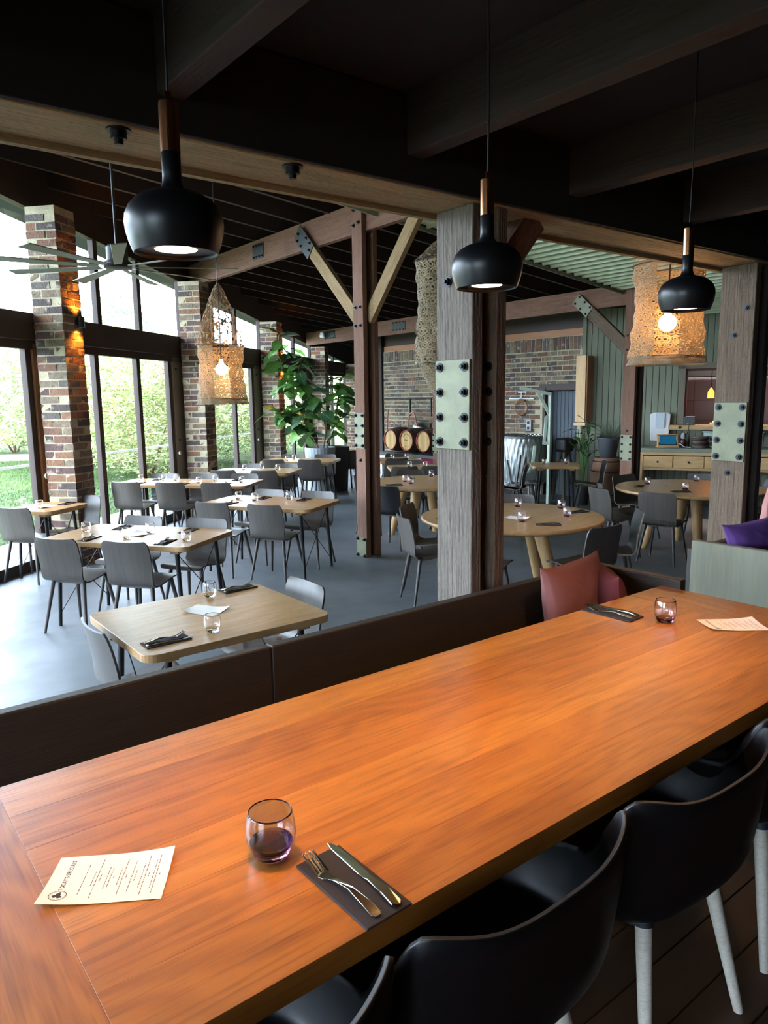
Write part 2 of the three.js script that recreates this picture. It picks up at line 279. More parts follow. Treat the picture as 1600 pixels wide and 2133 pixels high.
// --- bricks
const brickMats = [];
{
  const cols = [[0x7d5a49, 0x684a3e], [0x67504a, 0x543f3f], [0x84715e, 0x6e5e4d], [0x6a605a, 0x554c49], [0x8c6650, 0x765340], [0x574b47, 0x453b3a], [0x877664, 0x716353]];
  cols.forEach(([a, b], k) => {
    const A = hex(a), B = hex(b);
    brickMats.push(std({ map: tex(128, 128, (u, v) => { const n = fbm(u * 5 + k * 3, v * 5 + k, 5, 5, 4), f = fbm(u * 20, v * 20 + k, 20, 20, 3), sm = fbm(u * 4 + k * 7, v * 4 + 3 * k, 4, 4, 4); let c = mix(A, B, n * 1.4 - 0.2); c = mix(c, [0.16, 0.13, 0.13], Math.max(0, f - 0.62) * 2.2); return mix(c, [0.68, 0.64, 0.54], Math.min(0.8, Math.max(0, sm - (k % 2 ? 0.58 : 0.64)) * 5)); }, [3, 3]), roughness: 0.92, bumpMap: grit, bumpScale: 0.006 }));
  });
}
const mortar = std({ map: tex(256, 256, (u, v) => { const n = fbm(u * 8, v * 8, 8, 8, 4); return mix([0.62, 0.58, 0.47], [0.76, 0.72, 0.60], n); }, [2, 2]), roughness: 0.95, bumpMap: grit, bumpScale: 0.006 });
function brickGeo(w, h, d) { // a box with eight uneven corners
  const g = new THREE.BoxGeometry(w, h, d), p = g.attributes.position, J = {};
  for (let i = 0; i < p.count; i++) { const k = [p.getX(i), p.getY(i), p.getZ(i)].map(Math.sign).join(); J[k] = J[k] || [rr(-0.004, 0.003), rr(-0.004, 0.003), rr(-0.003, 0.004)]; p.setXYZ(i, p.getX(i) + J[k][0], p.getY(i) + J[k][1], p.getZ(i) + J[k][2]); }
  const q = uvb(g, 'x', rr(0, 5), rr(0, 5)); q.computeVertexNormals(); return q;
}
const stretcherX = Array.from({ length: 6 }, () => brickGeo(0.225, 0.070, 0.112)), stretcherZ = stretcherX.map((g) => g.clone().rotateY(Math.PI / 2));
const course = 0.0865;
function pillar(k, label, rows) {
  const s1 = k * 3.4, h = 3.90 - 0.082 * s1 - 0.02, [u, v] = wpt(s1 - 0.18, -0.175);
  const t = thing('brick_pillar', label, 'pillar', [u, 0, v], wwTurn, 'brick pillars along the window wall');
  M('mortar_core', bx(0.344, h, 0.344, 0, 0, 0, 'y'), mortar, t);
  const n = Math.floor(h / course);
  for (let r = 0; r < n; r++) {
    const m = r % 2 ? 1 : -1, y = r * course + course / 2, o = 0.061, e = 0.121;
    for (const [dx, dz, along] of [[-o * m, e, 'x'], [e, o * m, 'z'], [o * m, -e, 'x'], [-e, -o * m, 'z']]) {
      if (along === 'x' && dz < 0) { /* far face, unseen from the hall but built */ }
      const gi = Math.floor(rnd() * 6), b = M('brick', (along === 'x' ? stretcherX : stretcherZ)[gi], brickMats[Math.floor(rnd() * brickMats.length)], t);
      b.position.set(dx + rr(-0.003, 0.003), y + rr(-0.002, 0.002), dz + rr(-0.003, 0.003)); b.rotation.y = rr(-0.012, 0.012) + (rnd() < 0.5 ? Math.PI : 0);
    }
  }
}
pillar(0, 'tall brick pillar with an amber wall light, beside the small window table');
pillar(1, 'brick pillar under the end of the bolted tie beam, behind the lit lace lantern');
pillar(2, 'brick pillar with an amber wall light beside the fiddle leaf fig');
pillar(3, 'brick pillar behind the fiddle leaf fig leaves');
pillar(4, 'brick pillar past the fiddle leaf fig by the last windows');
{ // the pillar out of the picture that ends the first window bay
  for (const k of [-1, -2]) { const [u, v] = wpt(k * 3.4 - 0.18, -0.3), m = struct('trim_3', bx(0.6, 4.6, 0.36, 0, 0, 0, 'y'), brickMats[0]); m.position.set(u, 0, -v); m.rotation.y = wwTurn; }
}
// --- far brick wall with a doorway
{
  const G = structGroup('wall_brick', 'far brick wall with pale mortar and a soldier course along its top');
  const U0 = 10.6, v0 = 7.9, v1 = 13.7, dv0 = 8.04, dv1 = 8.80, top = 2.84, door = 1.96;
  M('mortar_core', mg([bx(0.2, top, v1 - dv1, U0 + 0.107, 0, -(v1 + dv1) / 2, 'z'), bx(0.2, top - door, dv1 - dv0, U0 + 0.107, door, -(dv0 + dv1) / 2, 'z'), bx(0.2, top, dv0 - v0, U0 + 0.107, 0, -(dv0 + v0) / 2, 'z')]), mortar, G);
  const rest = {}, wallMats = [0, 1, 2, 3, 5, 6, 2, 3]; let count = 0;
  const place = (geo, v, y, big) => {
    const mi = wallMats[Math.floor(rnd() * wallMats.length)];
    if (big && count < 296) { count++; const b = M('brick', geo, brickMats[mi], G); b.position.set(U0 + 0.055 + rr(-0.002, 0.002), y, -v); b.rotation.x = rr(-0.012, 0.012); } else { const c = geo.clone(); c.translate(U0 + 0.055, y, -v); (rest[mi] = rest[mi] || []).push(c); }
  };
  const nr = Math.floor((top - 0.24) / course);
  for (let r = nr - 1; r >= 0; r--) for (let i = 0; ; i++) {
    const v = v0 + 0.12 + i * 0.243 + (r % 2 ? 0.1215 : 0), y = r * course + course / 2; if (v > v1 - 0.1) break;
    if (y < door + 0.03 && v > dv0 - 0.11 && v < dv1 + 0.11) continue;
    place(stretcherZ[Math.floor(rnd() * 6)], v, y, y > 0.95 && (v < 9.3 || (v > 11.0 && v < 12.9 && y > 1.35)));
  }
  const sol = stretcherZ.map((g) => g.clone().rotateX(Math.PI / 2));
  for (let i = 0; ; i++) { const v = v0 + 0.05 + i * 0.086; if (v > v1 - 0.05) break; place(sol[i % 6], v, top - 0.12, v < 9.6 && i % 1 === 0); }
  for (const [mi, list] of Object.entries(rest)) { const m = M('brickwork', list, brickMats[mi], G); m.userData.kind = 'stuff'; }
  M('lintel', bx(0.16, 0.11, 0.95, U0 + 0.07, door - 0.05, -(dv0 + dv1) / 2, 'z'), mat.frame, G);
  M('door_jamb', mg([bx(0.2, door, 0.06, U0 + 0.08, 0, -(dv1 - 0.03), 'y')]), mat.frame, G);
  const D = structGroup('door_1', 'dark blue grey boarded door in the brick wall');
  for (let i = 0; i < 9; i++) M('board', rb(0.03, door - 0.06, 0.082, 0.006, U0 + 0.19, 0, -(dv0 - 0.02 + 0.045 + i * 0.0855), 'y', 1), mat.blueGrey, D);
  // timber plate and plywood between wall top and roof
  struct('trim_4', bx(0.1, 0.95, 6, U0 + 0.10, top, -10.8, 'z'), mat.frame); struct('trim_5', bx(0.04, 0.12, 6, U0 + 0.05, top, -10.8, 'z'), mat.frameTan);
  struct('wall_passage', bx(0.1, 2.6, 1.2, U0 + 0.32, 0, -(dv0 + dv1) / 2, 'y'), mat.darkTimber);
}
// --- green boarded wall to the kitchen, with the serving window
const GW = { u: 10.6, v: 7.9, du: 0.48, dv: -0.877 };
const gwTurn = Math.atan2(0.877, 0.48) - Math.PI / 2;                  // local -x... see gpt
const gpt = (s, out) => [GW.u + GW.du * s - 0.877 * out, GW.v + GW.dv * s - 0.48 * out];   // along the wall, out into the hall
const gAngle = -Math.atan2(0.877, 0.48);                               // rotation that lays local x along the wall and local z out of it
const kw0 = 1.58, kw1 = 3.5, kh0 = 1.32, kh1 = 2.22;
{
  const G = structGroup('wall_green', 'sage green vertical board wall around the serving window'); G.position.copy(P(GW.u, 0, GW.v)); G.rotation.y = gAngle;
  const bw = 0.1; M('wall_core', mg([bx(kw0, 3.3, 0.1, kw0 / 2, 0, -0.06, 'y'), bx(3.6, 3.3, 0.1, kw1 + 1.8, 0, -0.06, 'y'), bx(kw1 - kw0, kh0, 0.1, (kw0 + kw1) / 2, 0, -0.06, 'y'), bx(kw1 - kw0, 3.3 - kh1, 0.1, (kw0 + kw1) / 2, kh1, -0.06, 'y')]), mat.darkTimber, G);
  for (let i = 0; i < 62; i++) {
    const x = bw / 2 + i * bw; if (x > kw0 && x < kw1) { M('board', rb(bw - 0.007, kh0, 0.018, 0.004, x, 0, 0, 'y', 1), mat.green, G); M('board', rb(bw - 0.007, 3.25 - kh1, 0.018, 0.004, x, kh1, 0, 'y', 1), mat.green, G); } else M('board', rb(bw - 0.007, 3.25, 0.018, 0.004, x, 0, 0, 'y', 1), mat.green, G);
  }
  M('corner_trim', bx(0.06, 3.25, 0.05, -0.02, 0, 0.01, 'y'), mat.green, G);
  const F = structGroup('window_8', 'serving window to the lit kitchen'); F.position.copy(G.position); F.rotation.y = gAngle;
  M('casing', mg([bx(0.09, kh1 - kh0 + 0.1, 0.06, kw0 - 0.02, kh0, 0.03, 'y'), bx(0.09, kh1 - kh0 + 0.1, 0.06, kw1 + 0.02, kh0, 0.03, 'y'), bx(kw1 - kw0 + 0.13, 0.09, 0.06, (kw0 + kw1) / 2, kh1, 0.03, 'x')]), mat.frameGrey, F);
  M('reveal', mg([bx(0.03, kh1 - kh0, 0.3, kw0 + 0.04, kh0, -0.16, 'y'), bx(0.03, kh1 - kh0, 0.3, kw1 - 0.04, kh0, -0.16, 'y'), bx(kw1 - kw0, 0.03, 0.3, (kw0 + kw1) / 2, kh1 - 0.03, -0.16, 'x')]), std({ map: wood(0x5a2c20, 0x472018, 0x2c130e, { s: 30, figure: 0.3 }), roughness: 0.5 }), F);
  M('serving_shelf', rb(kw1 - kw0 + 0.3, 0.075, 0.46, 0.006, (kw0 + kw1) / 2 - 0.05, kh0 - 0.08, 0.0, 'x', 1), mat.oakPale, F);
  M('shelf_bolt', boltGeo(0.025).rotateX(Math.PI / 2).translate(kw0 - 0.02, kh0 - 0.04, 0.232), mat.bolt, F);
  // kitchen box behind
  const K = structGroup('wall_kitchen', 'pale tiled kitchen wall seen through the serving window'); K.position.copy(G.position); K.rotation.y = gAngle;
  const tile = std({ color: 0x9a9296, roughness: 0.35 });
  M('backing', mg([bx(4.4, 3.0, 0.06, 2.2, 0, -2.6, 'x'), bx(0.06, 3.0, 2.5, 0.2, 0, -1.35, 'z'), bx(0.06, 3.0, 2.5, 4.3, 0, -1.35, 'z'), bx(4.4, 0.06, 2.5, 2.2, 3.0, -1.35, 'x'), bx(4.4, 0.06, 2.5, 2.2, 0, -1.35, 'x')]), std({ color: 0x8a8286, roughness: 0.6 }), K);
  for (let i = 0; i < 8; i++) for (let j = 0; j < 4; j++) M('wall_panel', rb(0.485, 0.385, 0.015, 0.004, 0.5 + i * 0.49, 0.9 + j * 0.39, -2.56, 'x', 1), tile, K);
}
// ================= posts, tie beams, braces =================
const boltSide = (r) => boltGeo(r).rotateZ(Math.PI / 2);               // points to -x
function plate(parent, u, v0, v1, h0, h1, rows, r = 0.024, cols = 2, m = mat.steel) {
  const p = M('steel_plate', rb(0.012, h1 - h0, v1 - v0, 0.003, u - 0.006, h0, -(v0 + v1) / 2, 'y', 1), m, parent);
  for (let i = 0; i < rows; i++) for (let j = 0; j < cols; j++) M('bolt', boltSide(r).translate(u - 0.012, h0 + (h1 - h0) * (0.08 + 0.84 * i / (rows - 1)), -(v0 + (v1 - v0) * (cols === 1 ? 0.5 : 0.14 + 0.72 * j / (cols - 1)))), mat.bolt, p);
  return p;
}
// a post of two planks with a gap; u is its left face
function twinPost(label, u, v0, v1, h0, h1, mA, mB, gap = 0.07, th = 0.06) {
  const t = thing('timber_post', label, 'post', [0, 0, 0]);
  M('plank', rb(th, h1 - h0, v1 - v0, 0.006, u + th / 2, h0, -(v0 + v1) / 2, 'y', 1), mA, t);
  M('plank', rb(th, h1 - h0, v1 - v0, 0.006, u + th * 1.5 + gap, h0, -(v0 + v1) / 2 + 0.012, 'y', 1), mB, t);
  M('spacer', bx(gap, h1 - h0 - 0.02, 0.06, u + th + gap / 2, h0, -(v1 - 0.05), 'y'), mat.darkTimber, t);
  return t;
}
{ // posts under the header beam
  let t = twinPost('weathered twin plank post with a large bolted plate, behind the bench back', 2.195, 2.20, 2.42, 0, 2.62, mat.postGrey, mat.post);
  plate(t, 2.195, 2.205, 2.415, 1.625, 2.005, 4, 0.021);
  M('bolt', boltSide(0.024).translate(2.195, 2.33, -2.345), mat.bolt, t);
  for (let i = 0; i < 4; i++) M('bolt', boltSide(0.02).translate(2.195 + 0.13, 1.655 + i * 0.107, -2.23), mat.bolt, t);
  M('knee_brace', bar(P(2.36, 2.30, 2.31), P(2.66, 2.63, 2.31), 0.10, 0.12), mat.redgum, t);
  t = twinPost('weathered twin plank post with a bolted plate beside the purple cushion', 4.60, 2.20, 2.42, 0, 2.62, mat.post, mat.darkTimber);
  plate(t, 4.60, 2.205, 2.415, 1.415, 1.785, 4, 0.021);
  M('bolt', boltSide(0.02).translate(4.60, 2.36, -2.25), mat.bolt, t); M('bolt', boltSide(0.02).translate(4.60, 2.20, -2.32), mat.bolt, t); M('bolt', boltSide(0.02).translate(4.60, 1.34, -2.31), mat.bolt, t);
  M('knee_brace', bar(P(4.77, 2.26, 2.31), P(5.10, 2.63, 2.31), 0.10, 0.12), mat.darkTimber, t);
}
{ // hall posts
  let t = twinPost('tall reddish twin plank post with paired braces in the middle of the hall', 4.94, 6.65, 6.835, 0, 4.0, mat.redgum, mat.redgum, 0.08);
  plate(t, 4.94, 6.652, 6.833, 1.265, 1.67, 4, 0.022); plate(t, 4.94, 6.652, 6.833, 0.0, 0.23, 2, 0.022);
  for (const [h, v] of [[2.83, 6.70], [2.83, 6.79], [2.63, 6.70], [2.63, 6.79], [3.86, 6.79], [3.72, 6.70], [3.70, 6.79], [1.13, 6.74]]) M('bolt', boltSide(0.022).translate(4.94, h, -v), mat.bolt, t);
  M('brace', bar(P(4.985, 2.72, 6.80), P(4.985, 3.74, 7.86), 0.06, 0.15), mat.beamTan, t); M('brace', bar(P(5.045, 2.70, 6.68), P(5.045, 3.80, 5.72), 0.06, 0.15), mat.beamTan, t);
  t = twinPost('slim timber post with bolted plate near the row of barrels', 9.4, 10.30, 10.48, 0, 3.5, mat.redgum, mat.darkTimber, 0.08);
  plate(t, 9.4, 10.302, 10.478, 0.75, 1.13, 4, 0.02);
  t = twinPost('timber post with bolted plate between potted plant barrel and drawer counter', 9.4, 6.14, 6.34, 0, 3.5, mat.redgum, mat.darkTimber, 0.08);
  plate(t, 9.4, 6.142, 6.338, 0.86, 1.24, 4, 0.02);
  for (const [h, v] of [[2.66, 6.2], [2.66, 6.29], [2.46, 6.2], [2.46, 6.29], [1.3, 6.24]]) M('bolt', boltSide(0.02).translate(9.4, h, -v), mat.bolt, t);
  M('brace', bar(P(9.46, 2.45, 6.28), P(9.46, 3.18, 7.12), 0.06, 0.17), mat.post, t);
  // steel gusset of that brace
  const gus = (u, h, v, ang, par) => { const g = prism([[-0.09, -0.17], [0.09, -0.17], [0.09, 0.17], [-0.09, 0.17]], 0.01); g.rotateZ(ang); g.rotateY(-Math.PI / 2); g.translate(u, h, -v); const m = M('steel_plate', uvb(g, 'y'), mat.steel, par); for (const [a, b] of [[-0.06, -0.13], [0.06, -0.13], [-0.06, 0], [0.06, 0], [-0.06, 0.13], [0.06, 0.13]]) { const c = Math.cos(ang), s = Math.sin(ang); M('bolt', boltSide(0.02).translate(u - 0.01, h + a * s + b * c, -(v) + (a * c - b * s)), mat.bolt, m); } };
  gus(9.425, 3.16, 7.10, 0.85, t);
}
{ // tie beams across the hall
  const t = thing('tie_beam', 'reddish sawn tie beam from the tall braced post to the brick pillar', 'beam', [0, 0, 0]);
  M('beam', bar(P(5.04, 3.80, 5.6), P(5.04, 3.76, 11.75), 0.078, 0.32), mat.redgum, t);
  const pl = M('steel_plate', rb(0.012, 0.2, 0.3, 0.003, 4.996, 3.69, -9.05, 'y', 1), mat.darkSteel, t);
  for (let i = 0; i < 4; i++) for (const dh of [0.03, 0.17]) M('bolt', boltSide(0.018).translate(4.99, 3.69 + dh, -(8.94 + i * 0.075)), mat.bolt, pl);
  const g = prism([[-0.1, -0.2], [0.1, -0.2], [0.1, 0.2], [-0.1, 0.2]], 0.012); g.rotateZ(0.8); g.rotateY(-Math.PI / 2); g.translate(4.955, 3.7, -7.83); const p2 = M('steel_plate', uvb(g, 'y'), mat.darkSteel, t);
  for (const [a, b] of [[0, -0.16], [0, 0.16], [-0.07, 0.02], [0.07, -0.02], [-0.07, 0.12], [0.07, -0.12]]) M('bolt', boltSide(0.02).translate(4.943, 3.7 + a * 0.717 + b * 0.697, -7.83 + (a * 0.697 - b * 0.717)), mat.bolt, p2);
  const w = thing('tie_beam', 'tan tie beam at the far end of the hall above the barrels', 'beam', [0, 0, 0]);
  M('beam', bar(P(9.5, 3.25, 5.95), P(9.5, 3.19, 15.0), 0.078, 0.29), mat.redgum, w);
  for (const v of [14.0, 11.55]) { const q = M('steel_plate', rb(0.012, 0.18, 0.42, 0.003, 9.456, 3.13, -v, 'y', 1), mat.darkSteel, w); for (let i = 0; i < 4; i++) for (const dh of [0.02, 0.16]) M('bolt', boltSide(0.018).translate(9.45, 3.13 + dh, -(v - 0.16 + i * 0.107)), mat.bolt, q); }
  M('brace', bar(P(9.44, 2.5, 10.3), P(9.44, 3.15, 11.0), 0.06, 0.15), mat.post, w);
  // long black rail of the track at the far end
}
// ================= the long table and its bench =================
{
  const t = thing('long_table', 'long orange brown hardwood table of wide polished boards', 'table', [0, 0, 0]);
  const y = 0.952, th = 0.048, v0 = 0.862, v1 = 1.742, n = 6, w = (v1 - v0) / n, ms = [mat.tableB, mat.tableA, mat.tableC, mat.tableA, mat.tableB, mat.tableC];
  for (let i = 0; i < n; i++) M('board', rb(2.44, th, w - 0.0002, 0.0006, 1.462, y, -(v0 + w * (i + 0.5)), 'x', 1), ms[i], t);
  M('breadboard_end', rb(0.2638, th, v1 - v0, 0.001, 0.11, y, -(v0 + v1) / 2, 'z', 1), mat.tableB, t);
  M('breadboard_end', rb(0.2516, th, v1 - v0, 0.001, 2.808, y, -(v0 + v1) / 2, 'z', 1), mat.tableA, t);
  M('apron', mg([bx(2.3, 0.08, 0.025, 1.45, 0.87, -(v0 + 0.1), 'x'), bx(2.3, 0.08, 0.025, 1.45, 0.87, -(v1 - 0.1), 'x')]), mat.darkTimber, t);
  for (const u of [0.2, 2.72]) for (const v of [v0 + 0.13, v1 - 0.13]) M('leg', rb(0.08, 0.69, 0.08, 0.006, u, 0.26, -v, 'y', 1), mat.darkTimber, t);
  const b = thing('bench', 'dark stained timber bench with a long plank back behind the long table', 'bench', [0, 0, 0]);
  M('back_panel', rb(2.6, 0.76, 0.045, 0.006, -0.17, 0.28, -2.088, 'x', 1), mat.bench, b);
  M('back_panel', rb(1.795, 0.76, 0.045, 0.006, 2.032, 0.28, -2.088, 'x', 1), mat.bench, b);
  M('seat', rb(4.3, 0.045, 0.42, 0.006, 0.78, 0.68, -1.85, 'x', 1), mat.bench, b);
  M('seat_front', bx(4.3, 0.42, 0.03, 0.78, 0.26, -1.67, 'x'), mat.bench, b);
  M('end_panel', rb(0.045, 0.76, 0.46, 0.006, 2.955, 0.28, -1.88, 'z', 1), mat.bench, b);
  // second booth past the table end
  const c = thing('bench', 'bench with a pale grey green washed end panel under the purple cushion', 'bench', [0, 0, 0]);
  M('end_panel', rb(0.045, 0.78, 0.62, 0.006, 3.83, 0.26, -1.78, 'y', 1), mat.greyPanel, c);
  M('back_panel', rb(2.6, 0.70, 0.045, 0.006, 5.16, 0.28, -2.12, 'x', 1), mat.bench, c);
  M('seat', rb(2.6, 0.045, 0.5, 0.006, 5.16, 0.68, -1.8, 'x', 1), mat.bench, c);
  M('seat_front', bx(2.6, 0.42, 0.03, 5.16, 0.26, -1.58, 'x'), mat.bench, c);
}
// cushions: a pinched pillow
function pillowGeo(w, h, d, wrinkle = 0.006) {
  const n = 36, pos = [], idx = [], uvs = [];
  for (const sd of [1, -1]) { const base = pos.length / 3; for (let j = 0; j <= n; j++) for (let i = 0; i <= n; i++) { const a = i / n * 2 - 1, b = j / n * 2 - 1, e = Math.pow(Math.max(0, (1 - a * a) * (1 - b * b)), 0.42), pin = 1 - 0.09 * (1 - Math.abs(b) ** 4) * a * a - 0.0, pin2 = 1 - 0.09 * (1 - Math.abs(a) ** 4) * b * b; pos.push(a * w / 2 * pin, b * h / 2 * pin2, sd * (d / 2 * e + wrinkle * e * (fbm(a * 3 + 9, b * 3 + 9, 64, 64, 3) - 0.5) * 3)); uvs.push(a * w / 2, b * h / 2); } for (let j = 0; j < n; j++) for (let i = 0; i < n; i++) { const q = base + j * (n + 1) + i; if (sd > 0) idx.push(q, q + 1, q + n + 1, q + 1, q + n + 2, q + n + 1); else idx.push(q, q + n + 1, q + 1, q + 1, q + n + 1, q + n + 2); } }
  const g = new THREE.BufferGeometry(); g.setAttribute('position', new THREE.Float32BufferAttribute(pos, 3)); g.setAttribute('uv', new THREE.Float32BufferAttribute(uvs, 2)); g.setIndex(idx); g.computeVertexNormals(); return g;
}
{
  const weave = tex(128, 128, (u, v) => { const k = 0.5 + 0.25 * Math.sin(u * Math.PI * 128) + 0.25 * Math.sin(v * Math.PI * 128); return [k, k, k]; }, [20, 20], false);
  const fab = (c) => std({ color: c, roughness: 0.95, bumpMap: weave, bumpScale: 0.0006 });
  let m = one('cushion', pillowGeo(0.47, 0.43, 0.14), fab(0x8a5856), 'dusty rose cushion leaning in the bench corner by the long table', 'cushion', [2.60, 0.925, 1.955], 0.10); m.rotation.order = 'YXZ'; m.rotation.x = -0.14; m.rotation.z = 0.02;
  m = one('cushion', pillowGeo(0.46, 0.36, 0.14), fab(0x63262a), 'deep red cushion tucked behind the dusty rose cushion', 'cushion', [2.80, 0.905, 1.93], 0.9); m.rotation.order = 'YXZ'; m.rotation.x = -0.12; 
  m = one('cushion', pillowGeo(0.48, 0.44, 0.17, 0.012), fab(0x5b3677), 'purple cushion on the bench behind the grey green panel', 'cushion', [4.13, 0.95, 1.83], -0.35); m.rotation.order = 'YXZ'; m.rotation.x = -0.3; m.rotation.z = 0.12;
  m = one('cushion', pillowGeo(0.46, 0.46, 0.15, 0.014), fab(0xb98079), 'crumpled pale pink cushion behind the purple cushion', 'cushion', [4.46, 0.985, 1.92], 0.2); m.rotation.order = 'YXZ'; m.rotation.x = -0.2; m.rotation.z = 0.75;
}
// ================= black bucket chairs at the long table =================
function bucketGeo() {
  const na = 72, nr = 22, pos = [], idx = [], uvs = [];
  const rimH = (a) => { const d = Math.abs(a); return d < 48 ? 0.732 + 0.03 * Math.sin(d / 48 * Math.PI / 2) ** 3 : d < 78 ? 0.762 - 0.15 * (0.5 - 0.5 * Math.cos((d - 48) / 30 * Math.PI)) : d < 125 ? 0.612 - 0.11 * (0.5 - 0.5 * Math.cos((d - 78) / 47 * Math.PI)) : 0.502 - 0.05 * Math.min(1, (d - 125) / 40); };
  const sq = (x) => Math.sign(x) * Math.abs(x) ** 0.72;
  const layer = (off) => { const base = pos.length / 3; for (let i = 0; i <= na; i++) { const a = -180 + 360 * i / na, t = a * D2R, H = rimH(a), sx = sq(Math.sin(t)), sz = sq(Math.cos(t)), back = Math.max(0, sz), lift = (H - 0.45) / 0.3;
    for (let j = 0; j <= nr; j++) { const q = j / nr, R = 0.235 + 0.055 * Math.max(0, lift), k = Math.min(1, q / 0.55), up = Math.max(0, (q - 0.5) / 0.5);
      const rad = (q < 0.55 ? 0.88 * k : 0.88 + 0.12 * Math.sin((q - 0.55) / 0.45 * Math.PI / 2)) * R, y = 0.44 + 0.012 * k * k + (H - 0.452) * (up < 0.35 ? up * up * 1.2 : 0.147 + (up - 0.35) * 1.3123);
      pos.push(sx * rad * 1.13, y - off * (1 - up * 0.9), sz * rad * (sz > 0 ? 0.86 : 0.92)); pos[pos.length - 3] += sx * off * up; pos[pos.length - 1] += sz * off * up; uvs.push(q, i / na); } }
    return base; };
  const b0 = layer(0), b1 = layer(0.012), st = nr + 1;
  for (let i = 0; i < na; i++) for (let j = 0; j < nr; j++) { const p = b0 + i * st + j, q = b1 + i * st + j; idx.push(p, p + st, p + 1, p + 1, p + st, p + st + 1); idx.push(q, q + 1, q + st, q + 1, q + st + 1, q + st); }
  for (let i = 0; i < na; i++) { const p = b0 + i * st + nr, q = b1 + i * st + nr; idx.push(p, p + st, q, q, p + st, q + st); }
  const g = new THREE.BufferGeometry(); g.setAttribute('position', new THREE.Float32BufferAttribute(pos, 3)); g.setAttribute('uv', new THREE.Float32BufferAttribute(uvs, 2)); g.setIndex(idx); g.computeVertexNormals(); return g;
}
{
  const t = thing('bucket_chair', 'black bucket armchair with ash legs tucked under the long table beside the near menu', 'chair', [0.33, 0.26, 0.965], 0, 'black bucket armchairs along the long table');
  M('seat_shell', bucketGeo(), mat.shell, t);
  M('seat_plate', new THREE.CylinderGeometry(0.16, 0.13, 0.035, 24).translate(0, 0.41, 0), mat.shell, t);
  for (const [sx, sz] of [[1, 1], [-1, 1], [1, -1], [-1, -1]]) {
    const top = V3(sx * 0.135, 0.42, sz * 0.125), foot = V3(sx * 0.205, 0, sz * 0.20), l = M('leg', cyl(foot, top, 0.0125, 0.0205, 14), mat.ash, t);
    M('leg_cap', cyl(top.clone().lerp(foot, 0.10), top.clone().lerp(foot, -0.02), 0.0215, 0.0225, 14), std({ color: 0x2a313d, roughness: 0.5 }), l);
  }
  for (const [u, w] of [[0.94, 'tucked under the long table beside the knife and fork'], [1.545, 'tucked under the long table below the middle pendant lamp'], [2.14, 'tucked under the long table below the far pendant lamp'], [2.74, 'at the long table end facing the grey green panel']]) dup(t, [u, 0.26, 0.965 + (u > 2 ? 0.01 : 0)], (u * 37 % 1 - 0.5) * 0.06, 'black bucket armchair with ash legs ' + w);
}
